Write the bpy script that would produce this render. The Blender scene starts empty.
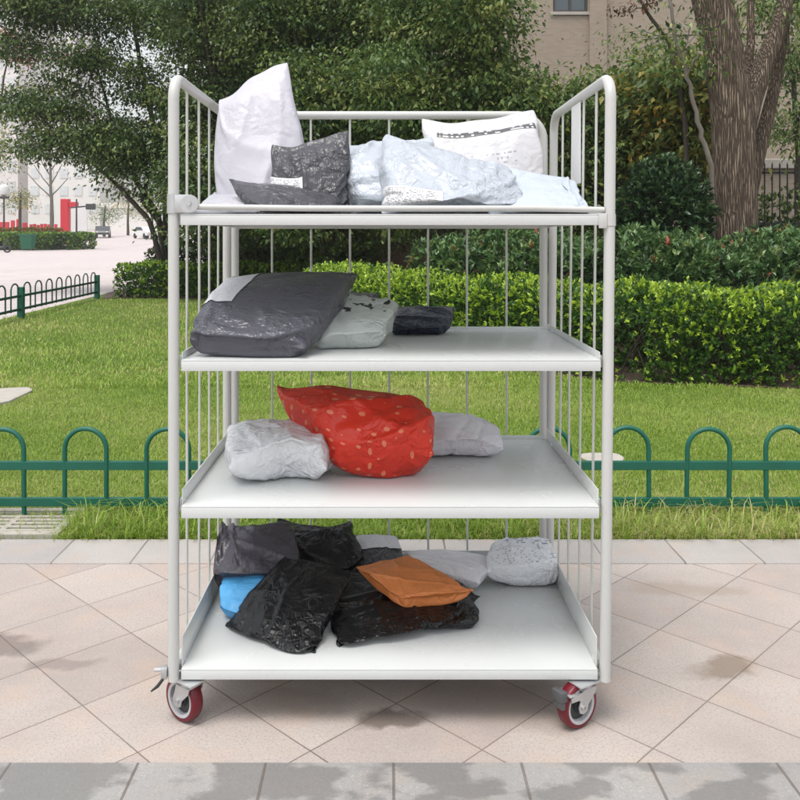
import bpy, bmesh, math, random
import numpy as np
from mathutils import Vector, Matrix

random.seed(11)
rng = np.random.default_rng(5)
S = bpy.context.scene
COL = S.collection
F, HZ, VX, CH = 858.0, 235.0, 385.0, 1.245      # focal in photo pixels, horizon, vanishing x, eye height


def at(px, py, Y):
    return Vector(((px - VX) * Y / F, Y, CH - (py - HZ) * Y / F))


def gr(px, py, z=0.0):
    return at(px, py, F * (CH - z) / (py - HZ))


# ------------------------------------------------------------------ materials
class NT:
    def __init__(self, name):
        m = bpy.data.materials.new(name)
        m.use_nodes = True
        self.m, self.t = m, m.node_tree
        self.t.nodes.clear()
        self.out = self.t.nodes.new('ShaderNodeOutputMaterial')

    def n(self, typ, ins=None, **props):
        nd = self.t.nodes.new(typ)
        for k, v in props.items():
            setattr(nd, k, v)
        for k, v in (ins or {}).items():
            self.set(nd.inputs[k], v)
        return nd

    def set(self, sock, v):
        if isinstance(v, bpy.types.NodeSocket):
            self.t.links.new(v, sock)
        elif isinstance(v, (tuple, list)) and len(v) == 3 and sock.type == 'RGBA':
            sock.default_value = (*v, 1)
        else:
            sock.default_value = v

    def math(self, op, a, b=None, c=None):
        nd = self.n('ShaderNodeMath', operation=op)
        for i, v in enumerate((a, b, c)):
            if v is not None:
                self.set(nd.inputs[i], v)
        return nd.outputs[0]

    def mix(self, f, a, b, typ='MIX'):
        nd = self.n('ShaderNodeMix', data_type='RGBA', blend_type=typ)
        self.set(nd.inputs[0], f)
        self.set(nd.inputs[6], a)
        self.set(nd.inputs[7], b)
        return nd.outputs[2]

    def ramp(self, f, stops, interp='LINEAR'):
        nd = self.n('ShaderNodeValToRGB')
        cr = nd.color_ramp
        cr.interpolation = interp
        while len(cr.elements) < len(stops):
            cr.elements.new(0.5)
        for e, (p, c) in zip(cr.elements, stops):
            e.position = p
            e.color = (*c, 1) if len(c) == 3 else c
        self.set(nd.inputs[0], f)
        return nd.outputs[0]

    def obj(self):
        return self.n('ShaderNodeTexCoord').outputs['Object']

    def pos(self):
        return self.n('ShaderNodeNewGeometry').outputs['Position']

    def uv(self):
        return self.n('ShaderNodeTexCoord').outputs['UV']

    def noise(self, vec, scale, detail=4, rough=0.55, out=0):
        nd = self.n('ShaderNodeTexNoise', {'Scale': scale, 'Detail': detail, 'Roughness': rough})
        if vec is not None:
            self.set(nd.inputs['Vector'], vec)
        return nd.outputs[out]

    def vor(self, vec, scale, feature='F1', rnd=1.0, out='Distance'):
        nd = self.n('ShaderNodeTexVoronoi', {'Scale': scale, 'Randomness': rnd}, feature=feature)
        if vec is not None:
            self.set(nd.inputs['Vector'], vec)
        return nd.outputs[out]

    def mapping(self, vec, scale=(1, 1, 1), rot=(0, 0, 0), loc=(0, 0, 0)):
        nd = self.n('ShaderNodeMapping', {'Scale': scale, 'Rotation': rot, 'Location': loc})
        self.set(nd.inputs['Vector'], vec)
        return nd.outputs[0]

    def bump(self, h, strength=0.3, dist=0.01, normal=None):
        nd = self.n('ShaderNodeBump', {'Strength': strength, 'Distance': dist})
        self.set(nd.inputs['Height'], h)
        if normal is not None:
            self.set(nd.inputs['Normal'], normal)
        return nd.outputs[0]

    def bsdf(self, color, rough=0.6, metal=0.0, normal=None, spec=0.5, **kw):
        nd = self.n('ShaderNodeBsdfPrincipled')
        self.set(nd.inputs['Base Color'], color)
        self.set(nd.inputs['Roughness'], rough)
        nd.inputs['Metallic'].default_value = metal
        nd.inputs['Specular IOR Level'].default_value = spec
        for k, v in kw.items():
            self.set(nd.inputs[k.replace('_', ' ')], v)
        if normal is not None:
            self.set(nd.inputs['Normal'], normal)
        self.t.links.new(nd.outputs[0], self.out.inputs[0])
        return nd

    def sep(self, v):
        nd = self.n('ShaderNodeSeparateXYZ')
        self.set(nd.inputs[0], v)
        return nd.outputs


def plain(name, col, rough=0.6, metal=0.0, var=0.12, scale=8, bump=0.0, bscale=200):
    N = NT(name)
    o = N.obj()
    f = N.noise(o, scale, 5)
    c = N.mix(f, tuple(x * (1 - var) for x in col), tuple(min(1, x * (1 + var)) for x in col))
    nrm = N.bump(N.noise(o, bscale, 3), bump, 0.004) if bump else None
    r = N.math('ADD', N.math('MULTIPLY', f, 0.15), rough - 0.07)
    N.bsdf(c, r, metal, nrm)
    return N.m


def leaf_mat(name, stops, rough=0.42, trans=0.25):
    N = NT(name)
    a = N.n('ShaderNodeAttribute', attribute_name='tint').outputs['Fac']
    c = N.ramp(a, stops)
    b = N.bsdf(c, rough, spec=0.45)
    tr = N.n('ShaderNodeBsdfTranslucent')
    N.set(tr.inputs[0], N.mix(0.6, c, (0.35, 0.42, 0.06)))
    N.set(tr.inputs[0], c)
    mx = N.n('ShaderNodeMixShader', {0: trans})
    N.t.links.new(b.outputs[0], mx.inputs[1])
    N.t.links.new(tr.outputs[0], mx.inputs[2])
    N.t.links.new(mx.outputs[0], N.out.inputs[0])
    return N.m


def film(name, col, rough=0.32, crease=0.5, scale=28, var=0.06, col2=None, extra=None, fine=1.0):
    """thin plastic mailer film: creases are bump from stretched voronoi ridges"""
    N = NT(name)
    o = N.obj()
    w = N.noise(o, 9, 3, out=1)
    vec = N.n('ShaderNodeVectorMath', operation='MULTIPLY_ADD')
    N.set(vec.inputs[0], w)
    vec.inputs[1].default_value = (.09, .09, .09)
    N.set(vec.inputs[2], o)
    v = vec.outputs[0]
    v1 = N.mapping(v, (1, .55, 1.2), (.3, .5, .4))
    e1 = N.vor(v1, scale, 'DISTANCE_TO_EDGE')
    v2 = N.mapping(v, (1, 2.2, 1.1), (0.4, 0.3, 0.9))
    e2 = N.vor(v2, scale * 2.0, 'DISTANCE_TO_EDGE')
    e3 = N.vor(N.mapping(v, (2.4, .8, 1.3), (.9, .2, .3)), scale * 3.6, 'DISTANCE_TO_EDGE')
    h = N.math('ADD', N.math('MULTIPLY', e1, 2.0), N.math('MULTIPLY', e2, .7))
    h = N.math('ADD', h, N.math('MULTIPLY', e3, .3))
    h = N.math('ADD', h, N.math('MULTIPLY', N.noise(o, scale * 6, 3), 0.10 * fine))
    zone = N.ramp(N.noise(o, 7, 2), [(.38, (.22, .22, .22)), (.62, (1.25, 1.25, 1.25))])
    h = N.math('MULTIPLY', h, zone)
    nrm = N.bump(h, min(1, crease * .66), 0.018)
    f = N.noise(o, 14, 5)
    c = N.mix(f, tuple(x * (1 - var) for x in col), tuple(min(1, x * (1 + var)) for x in col)) if col2 is None else N.mix(f, col, col2)
    if extra:
        c = extra(N, c)
    N.bsdf(c, rough, 0.0, nrm, spec=0.42)
    return N.m


# ------------------------------------------------------------------ object helpers
def props(o, label=None, cat=None, group=None, kind=None):
    if label: o['label'] = label
    if cat: o['category'] = cat
    if group: o['group'] = group
    if kind: o['kind'] = kind
    return o


def empty(name, loc, label, cat, group=None, rz=0.0):
    o = bpy.data.objects.new(name, None)
    COL.objects.link(o)
    o.empty_display_size = 0.1
    o.location = loc
    o.rotation_euler = (0, 0, rz)
    return props(o, label, cat, group)


def link_mesh(name, me, mat, parent=None, smooth=False, origin=None):
    """link a mesh given in WORLD (or, under a parent, in the parent's local) coordinates"""
    if origin is None and parent is None and len(me.vertices):
        co = np.empty(len(me.vertices) * 3, np.float32)
        me.vertices.foreach_get('co', co)
        co = co.reshape(-1, 3)
        origin = Vector((float((co[:, 0].min() + co[:, 0].max()) / 2), float((co[:, 1].min() + co[:, 1].max()) / 2), float(co[:, 2].min())))
    o = bpy.data.objects.new(name, me)
    COL.objects.link(o)
    if origin is not None:
        me.transform(Matrix.Translation(-Vector(origin)))
        o.location = origin
    if parent is not None:
        o.parent = parent
    for m in (mat if isinstance(mat, (list, tuple)) else [mat]):
        me.materials.append(m)
    if smooth:
        me.polygons.foreach_set('use_smooth', np.ones(len(me.polygons), bool))
    return o


class MB:
    """collects simple shapes in one mesh"""
    def __init__(self):
        self.v, self.f, self.n = [], [], 0

    def add(self, v, f):
        v = np.asarray(v, float)
        self.v.append(v)
        self.f += [tuple(i + self.n for i in q) for q in f]
        self.n += len(v)
        return self

    def box(self, a, b, bev=0.0, M=None):
        a, b = np.minimum(a, b), np.maximum(a, b)
        if bev <= 0:
            v = [(x, y, z) for x in (a[0], b[0]) for y in (a[1], b[1]) for z in (a[2], b[2])]
            f = [(0, 1, 3, 2), (4, 6, 7, 5), (0, 4, 5, 1), (2, 3, 7, 6), (0, 2, 6, 4), (1, 5, 7, 3)]
        else:
            bm = bmesh.new()
            bmesh.ops.create_cube(bm, size=1)
            for q in bm.verts:
                q.co = Vector([(a[i] + b[i]) / 2 + q.co[i] * (b[i] - a[i]) for i in range(3)])
            bmesh.ops.bevel(bm, geom=bm.edges[:], offset=bev, segments=2, affect='EDGES', profile=0.5)
            bm.verts.index_update()
            v = [tuple(q.co) for q in bm.verts]
            f = [tuple(q.index for q in p.verts) for p in bm.faces]
            bm.free()
        if M is not None:
            v = [tuple(M @ Vector(p)) for p in v]
        return self.add(v, f)

    def tube(self, pts, r, seg=12, caps=True, wob=0.0, flat=None):
        pts = [Vector(p) for p in pts]
        rs = r if isinstance(r, (list, tuple)) else [r] * len(pts)
        up = None
        V, Fc = [], []
        for i, p in enumerate(pts):
            d = (pts[min(i + 1, len(pts) - 1)] - pts[max(i - 1, 0)])
            d = d.normalized() if d.length > 1e-9 else Vector((0, 0, 1))
            if up is None:
                up = d.orthogonal().normalized()
            up = (up - d * up.dot(d))
            up = up.normalized() if up.length > 1e-6 else d.orthogonal().normalized()
            sd = d.cross(up)
            for k in range(seg):
                t = 2 * math.pi * k / seg
                rr = rs[i] * (1 + (wob * (random.random() - .5) if wob else 0))
                V.append(p + (up * math.cos(t) + sd * math.sin(t)) * rr)
        for i in range(len(pts) - 1):
            for k in range(seg):
                a, b = i * seg + k, i * seg + (k + 1) % seg
                Fc.append((a, b, b + seg, a + seg))
        if caps:
            Fc.append(tuple(range(seg))[::-1])
            Fc.append(tuple(range((len(pts) - 1) * seg, len(pts) * seg)))
        return self.add([tuple(q) for q in V], Fc)

    def lathe(self, prof, seg=40, M=None, closed=True):
        """profile [(radius, axial)] about local y"""
        V, Fc, m = [], [], len(prof)
        for k in range(seg):
            t = 2 * math.pi * k / seg
            for (r, y) in prof:
                V.append(Vector((r * math.cos(t), y, r * math.sin(t))))
        for k in range(seg):
            a, b = k * m, ((k + 1) % seg) * m
            for i in range(m if closed else m - 1):
                j = (i + 1) % m
                Fc.append((a + i, b + i, b + j, a + j))
        if M is not None:
            V = [M @ q for q in V]
        return self.add([tuple(q) for q in V], Fc)

    def prism(self, poly, d, M=None):
        """poly in local x,z, thickness d along y"""
        n = len(poly)
        V = [Vector((x, 0, z)) for x, z in poly] + [Vector((x, d, z)) for x, z in poly]
        Fc = [tuple(range(n)), tuple(range(2 * n - 1, n - 1, -1))] + [(i, i + n, (i + 1) % n + n, (i + 1) % n) for i in range(n)]
        if M is not None:
            V = [M @ q for q in V]
        return self.add([tuple(q) for q in V], Fc)

    def build(self, name, mat, parent=None, smooth=False, origin=None):
        me = bpy.data.meshes.new(name)
        me.from_pydata(np.concatenate(self.v).tolist(), [], self.f)
        bm = bmesh.new()
        bm.from_mesh(me)
        bmesh.ops.recalc_face_normals(bm, faces=bm.faces[:])
        bm.to_mesh(me)
        bm.free()
        o = link_mesh(name, me, mat, parent, smooth, origin)
        if smooth:
            me.set_sharp_from_angle(angle=math.radians(38))
        return o


def arc_path(pts, r, seg=6):
    """polyline with rounded corners"""
    pts = [Vector(p) for p in pts]
    out = [pts[0]]
    for a, b, c in zip(pts, pts[1:], pts[2:]):
        u, w = (a - b).normalized(), (c - b).normalized()
        ang = u.angle(w)
        d = r / math.tan(ang / 2)
        s, e = b + u * d, b + w * d
        cen = b + (u + w).normalized() * (r / math.sin(ang / 2))
        v0, v1 = s - cen, e - cen
        tot = v0.angle(v1)
        ax = v0.cross(v1).normalized()
        for i in range(seg + 1):
            out.append(cen + Matrix.Rotation(tot * i / seg, 3, ax) @ v0)
    out.append(pts[-1])
    return out


def sheet(name, pts, z, mat, label=None, kind='structure'):
    me = bpy.data.meshes.new(name)
    me.from_pydata([(x, y, z) if not callable(z) else (x, y, z(x, y)) for x, y in pts], [], [tuple(range(len(pts)))])
    o = link_mesh(name, me, mat, origin=(0, 0, 0))
    return props(o, kind=kind)


def raw_mesh(name, V, tris_quads, k, tint=None):
    """fast mesh from numpy: V (n,3), faces (m,k)"""
    me = bpy.data.meshes.new(name)
    m = len(tris_quads)
    me.vertices.add(len(V))
    me.vertices.foreach_set('co', np.ascontiguousarray(V, np.float32).ravel())
    me.loops.add(m * k)
    me.loops.foreach_set('vertex_index', np.ascontiguousarray(tris_quads, np.int32).ravel())
    me.polygons.add(m)
    me.polygons.foreach_set('loop_start', np.arange(0, m * k, k, dtype=np.int32))
    if tint is not None:
        at_ = me.attributes.new('tint', 'FLOAT', 'POINT')
        at_.data.foreach_set('value', np.ascontiguousarray(tint, np.float32))
    me.update(calc_edges=True)
    return me


def nrm(a):
    return a / np.maximum(np.linalg.norm(a, axis=-1, keepdims=True), 1e-9)


def leaf_arrays(C, D, size, width=0.45, fold=0.25, droop=0.25, tint=None):
    """C bases, D leaf directions, size lengths. A leaf is two folded quads: 6 verts, 2 quads"""
    n = len(C)
    D = nrm(D)
    up = np.tile(np.array([0, 0, 1.0]), (n, 1)) + rng.normal(0, .45, (n, 3))
    sd = nrm(np.cross(D, up))
    nn = nrm(np.cross(sd, D))
    s = np.asarray(size)[:, None] * np.ones((n, 1))
    w = s * width * 0.5
    mid = C + D * s * 0.5 - nn * s * droop * .12
    tip = C + D * s - nn * s * droop * .5
    l1 = C + D * s * .42 + sd * w + nn * w * fold
    r1 = C + D * s * .42 - sd * w + nn * w * fold
    V = np.stack([C, l1, mid, r1, tip], 1).reshape(-1, 3)
    b = (np.arange(n) * 5)[:, None]
    Fq = np.concatenate([b + np.array([[0, 2, 4, 1]]), b + np.array([[0, 3, 4, 2]])], 0)
    t = np.repeat(tint if tint is not None else rng.random(n), 5)
    return V, Fq, t


def leaf_mesh(name, parts):
    Vs, Fs, Ts, n = [], [], [], 0
    for V, Fq, t in parts:
        Vs.append(V); Fs.append(Fq + n); Ts.append(t); n += len(V)
    return raw_mesh(name, np.concatenate(Vs), np.concatenate(Fs), 4, np.concatenate(Ts))


# ------------------------------------------------------------------ camera, light, render settings
cam = bpy.data.cameras.new('camera')
cam.sensor_width = 36
cam.lens = F / 800 * 36
cam.shift_y = -(400 - HZ) / 800
cam.shift_x = (400 - VX) / 800
cam.clip_start, cam.clip_end = 0.05, 2000
co = bpy.data.objects.new('camera', cam)
COL.objects.link(co)
co.location = (0, 0, CH)
co.rotation_euler = (math.radians(90), 0, 0)
S.camera = co

SUN_AZ, SUN_EL = math.radians(212), math.radians(68)     # from behind the camera, upper left
W = bpy.data.worlds.new('World')
S.world = W
W.use_nodes = True
wt = W.node_tree
wt.nodes.clear()
sk = wt.nodes.new('ShaderNodeTexSky')
sk.sky_type = 'NISHITA'
sk.sun_disc = False
sk.sun_elevation, sk.sun_rotation = SUN_EL, SUN_AZ
sk.air_density, sk.dust_density, sk.ozone_density = 1.6, 3.0, 1.0
hs = wt.nodes.new('ShaderNodeHueSaturation')
hs.inputs['Saturation'].default_value = 0.22
bg = wt.nodes.new('ShaderNodeBackground')
bg.inputs['Strength'].default_value = 0.145
wo = wt.nodes.new('ShaderNodeOutputWorld')
wt.links.new(sk.outputs[0], hs.inputs['Color'])
wt.links.new(hs.outputs[0], bg.inputs[0])
wt.links.new(bg.outputs[0], wo.inputs[0])
sl = bpy.data.lights.new('sun', 'SUN')
sl.energy, sl.angle, sl.color = 1.25, math.radians(26), (1.0, 0.96, 0.9)
so = bpy.data.objects.new('sun', sl)
COL.objects.link(so)
sd_ = Vector((math.sin(SUN_AZ) * math.cos(SUN_EL), math.cos(SUN_AZ) * math.cos(SUN_EL), math.sin(SUN_EL)))
so.rotation_euler = sd_.to_track_quat('Z', 'Y').to_euler()
so.location = (0, 0, 20)
S.view_settings.view_transform = 'Standard'
S.view_settings.look = 'None'
S.view_settings.exposure = 0.70
S.view_settings.gamma = 1
S.view_settings.use_curve_mapping = False
S.render.engine = 'CYCLES'
S.cycles.use_denoising = True
S.cycles.max_bounces = 6
S.cycles.diffuse_bounces = 4
S.cycles.transparent_max_bounces = 8

# ------------------------------------------------------------------ material set
def powder(name, col, rough=0.38):
    N = NT(name)
    o = N.obj()
    f = N.noise(o, 420, 2)
    d = N.noise(o, 5, 5)
    c = N.mix(N.math('MULTIPLY', d, 0.5), col, tuple(x * .86 for x in col))
    c = N.mix(N.math('GREATER_THAN', f, 0.68), c, tuple(x * .8 for x in col))
    sc = N.noise(N.mapping(o, (3, 60, 8), (0, 0, .5)), 6, 3, .6)
    sm = N.noise(o, 2.3, 4, .6)
    sf = N.math('MULTIPLY', N.math('GREATER_THAN', sc, .66), N.math('GREATER_THAN', sm, .54))
    c = N.mix(N.math('MULTIPLY', sf, .05), c, tuple(x * .55 for x in col))
    c = N.mix(N.math('MULTIPLY', N.ramp(sm, [(.5, (0, 0, 0)), (.75, (1, 1, 1))]), .09), c, (.36, .34, .31))
    N.bsdf(c, N.math('ADD', rough - .08, N.math('MULTIPLY', d, .16)), 0, N.bump(f, .12, .001), spec=.5)
    return N.m


M_coat = powder('powder_coat_grey_white', (0.54, 0.54, 0.525))
M_shelf = powder('powder_coat_shelf', (0.61, 0.625, 0.62), 0.26)
M_wire = powder('powder_coat_wire', (0.55, 0.56, 0.53))
M_zinc = plain('zinc_plated_steel', (0.55, 0.56, 0.57), 0.38, 0.75, .15, 20, .1)
M_tyre = plain('red_polyurethane', (0.13, 0.005, 0.014), 0.36, 0, .2, 12, .05)
M_rim = plain('grey_plastic_rim', (0.42, 0.42, 0.44), 0.5)
M_hub = plain('dark_hub', (0.03, 0.035, 0.035), 0.45)
M_pedal = plain('grey_pedal_plastic', (.10, .10, .105), .45, .3)
M_black = plain('black_rubber', (0.02, 0.021, 0.022), 0.5)
M_fence = plain('green_fence_paint', (0.003, 0.10, 0.064), 0.45, 0, .25, 9, .08, 90)
M_fence2 = plain('dark_green_fence_paint', (0.012, 0.06, 0.045), 0.5, 0, .25, 5)
M_iron = plain('black_iron_paint', (0.012, 0.013, 0.014), 0.5)
M_bin = plain('green_bin_plastic', (0.01, 0.12, 0.06), 0.5)
M_red = plain('red_sign_paint', (0.55, 0.02, 0.035), 0.5)
M_white = plain('white_paint', (0.66, 0.655, 0.65), 0.5)
M_pole = plain('dark_grey_pole', (0.05, 0.05, 0.05), 0.5)


def paving(name, colA, colB, u_of, v_of, joint=.0065, stains=(), wet=None, speck=.55):
    """stone paving, joints from two linear functions of the world position"""
    N = NT(name)
    p = N.pos()
    x, y, _ = N.sep(p)
    wob = N.math('MULTIPLY', N.math('SUBTRACT', N.noise(p, 5, 3), .5), .012)
    def lin(c):
        a, b, d = c
        return N.math('ADD', N.math('ADD', N.math('MULTIPLY', x, a), N.math('MULTIPLY', y, b)), N.math('ADD', wob, d))
    u, v = lin(u_of), lin(v_of)
    fu, fv = N.math('FLOOR', u), N.math('FLOOR', v)
    def edge(t):
        f = N.math('FRACT', t)
        return N.math('MINIMUM', f, N.math('SUBTRACT', 1.0, f))
    wj = N.math('ADD', joint * .55, N.math('MULTIPLY', N.noise(p, 2.2, 3), joint * .9))
    j = N.math('LESS_THAN', N.math('MINIMUM', edge(u), edge(v)), wj)
    cv = N.n('ShaderNodeCombineXYZ', {0: fu, 1: fv})
    wn = N.n('ShaderNodeTexWhiteNoise')
    N.set(wn.inputs['Vector'], cv.outputs[0])
    tile = wn.outputs['Value']
    c = N.mix(tile, colA, colB)
    g = N.noise(p, 150, 3, .75)
    c = N.mix(N.math('MULTIPLY', N.math('GREATER_THAN', g, .56), speck), c, tuple(q * .6 for q in colA))
    g2 = N.vor(p, 95)
    c = N.mix(N.math('MULTIPLY', N.math('LESS_THAN', g2, .20), .28), c, (.64, .59, .54))
    d = N.noise(p, 1.5, 6, .62)
    c = N.mix(N.math('MULTIPLY', N.ramp(d, [(.42, (0, 0, 0)), (.68, (1, 1, 1))]), .55), c, tuple(q * .74 for q in colB))
    big = N.noise(p, 5.5, 5, .6)
    c = N.mix(N.math('MULTIPLY', N.ramp(big, [(.5, (0, 0, 0)), (.72, (1, 1, 1))]), .42), c, (colA[0] * 1.05, colA[1] * .86, colA[2] * .72))
    dw = N.n('ShaderNodeVectorMath', operation='MULTIPLY_ADD')
    N.set(dw.inputs[0], N.noise(p, 7, 4, out=1))
    dw.inputs[1].default_value = (.22, .22, 0)
    N.set(dw.inputs[2], p)
    rough = N.math('ADD', .62, N.math('MULTIPLY', g, .2))
    for (sx, sy, rx, ry, ang, col, am) in stains:
        q = N.mapping(dw.outputs[0], (1, 1, 0), (0, 0, 0), (-sx - .11, -sy - .11, 0))
        q = N.mapping(q, (1 / rx, 1 / ry, 0), (0, 0, ang))
        ln = N.n('ShaderNodeVectorMath', operation='LENGTH')
        N.set(ln.inputs[0], q)
        m = N.ramp(ln.outputs['Value'], [(.55, (1, 1, 1)), (1.0, (0, 0, 0))])
        c = N.mix(N.math('MULTIPLY', m, am), c, col)
    if wet:
        wm = N.ramp(N.noise(N.mapping(p, (1, 1.5, 0)), 4.6, 5, .55), [(wet[0], (0, 0, 0)), (wet[0] + .06, (1, 1, 1))])
        c = N.mix(N.math('MULTIPLY', wm, wet[1]), c, tuple(q * .42 for q in colB))
        rough = N.math('SUBTRACT', rough, N.math('MULTIPLY', wm, .22))
    c = N.mix(N.math('MULTIPLY', j, N.math('ADD', .25, N.math('MULTIPLY', N.noise(p, 3.3, 4), .85))), c, (.11, .085, .07))
    h = N.math('SUBTRACT', N.math('MULTIPLY', g, .6), N.math('MULTIPLY', j, 1.4))
    N.bsdf(c, rough, 0, N.bump(h, .45, .004), spec=.35)
    return N.m


M_pave = paving('granite_paving', (.475, .42, .385), (.40, .345, .32),
                (1 / .42, 1 / .42, -1.47 / .42), (-1 / .41, 1 / .41, -1.43 / .41),
                stains=[(.03, 2.20, .13, .055, .2, (.075, .055, .042), .7), (.98, 2.46, .14, .07, -.5, (.2, .15, .11), .75),
                        (-1.17, 2.62, .15, .07, .3, (.16, .13, .12), .7), (-.93, 2.5, .13, .05, .7, (.22, .18, .17), .6),
                        (1.05, 3.0, .25, .08, .1, (.3, .24, .18), .5), (.35, 2.28, .3, .16, .1, (.25, .2, .17), .4), (-.25, 2.3, .2, .1, .5, (.25, .2, .17), .4)])
M_band = paving('grey_kerb_slabs', (.43, .40, .38), (.37, .345, .335), (1 / .3, 0, -.63 / .3 + .31), (0, 0, .5), joint=.011, speck=.25)
M_front = paving('grey_front_slabs', (.36, .35, .335), (.30, .29, .285), (1 / .3, 0, -.62 / .3), (0, 0, .5), joint=.012,
                 wet=(.48, .55), speck=.3)
M_road = paving('pale_concrete_road', (.56, .50, .49), (.53, .47, .47), (.05, 0, .2), (0, .12, .1), joint=.002, speck=.15)


def lawn_mat():
    N = NT('lawn_soil_and_turf')
    p = N.pos()
    a = N.noise(p, 1.1, 5, .6)
    b = N.noise(p, 38, 4, .7)
    c = N.ramp(a, [(.3, (.10, .17, .025)), (.52, (.14, .20, .04)), (.72, (.20, .20, .07))])
    c = N.mix(N.math('MULTIPLY', b, .7), c, (.045, .07, .012))
    N.bsdf(c, .85, 0, N.bump(b, .8, .03), spec=.2)
    return N.m


M_lawn = lawn_mat()
M_soil = plain('dark_soil', (.075, .05, .035), .9, 0, .4, 14, .6, 30)
M_ground = plain('far_ground', (.33, .3, .28), .9, 0, .15, .2)
M_stone = plain('pale_stone', (.40, .37, .33), .8, 0, .2, 14, .3, 60)


# ------------------------------------------------------------------ ground
def gz(x, y):                                      # the street climbs gently far away
    return 0.0 if y < 72 else (y - 72) * 0.026


def grid_sheet(name, x0, x1, ys, dz, mat):
    V, Fc = [], []
    for y in ys:
        V += [(x0, y, gz(x0, y) + dz), (x1, y, gz(x1, y) + dz)]
    for i in range(len(ys) - 1):
        Fc.append((2 * i, 2 * i + 1, 2 * i + 3, 2 * i + 2))
    me = bpy.data.meshes.new(name)
    me.from_pydata(V, [], Fc)
    return props(link_mesh(name, me, mat, origin=(0, 0, 0)), kind='structure')


grid_sheet('ground', -300, 300, [-60, 72, 170, 400], -.06, M_ground)
sheet('pavement', [(-30, -8), (30, -8), (30, 3.245), (-30, 3.245)], 0.0, M_pave)
sheet('paving_band', [(-30, 1.0), (30, 1.0), (30, 2.018), (-30, 2.018)], .004, M_front)
kb = MB().box((-30, 3.245, -.08), (30, 3.497, .006), .004).build('kerb_strip', M_band, origin=(0, 0, 0))
props(kb, kind='structure')
LE = [(-30, 3.497), (30, 3.497), (30, 30), (-6.05, 30), (-6.03, 19), (-5.72, 12.8), (-5.5, 10.5), (-30, 9.5)]
sheet('lawn', LE, -.012, M_lawn)
grid_sheet('road', -260, -4.0, [9.5, 30, 72, 104, 150], -.03, M_road)
bed = [(30, 6.95), (3.4, 6.98), (2.0, 7.25), (1.42, 7.8), (.55, 9.0), (-.3, 10.4), (-1.0, 12.2), (-1.6, 14.5), (-2.4, 16.2), (-3.6, 16.9),
       (-5.6, 16.95), (-6.0, 18.5), (-6.0, 29.8), (30, 29.8)]
sheet('flower_bed', bed, .0, M_soil)


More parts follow.
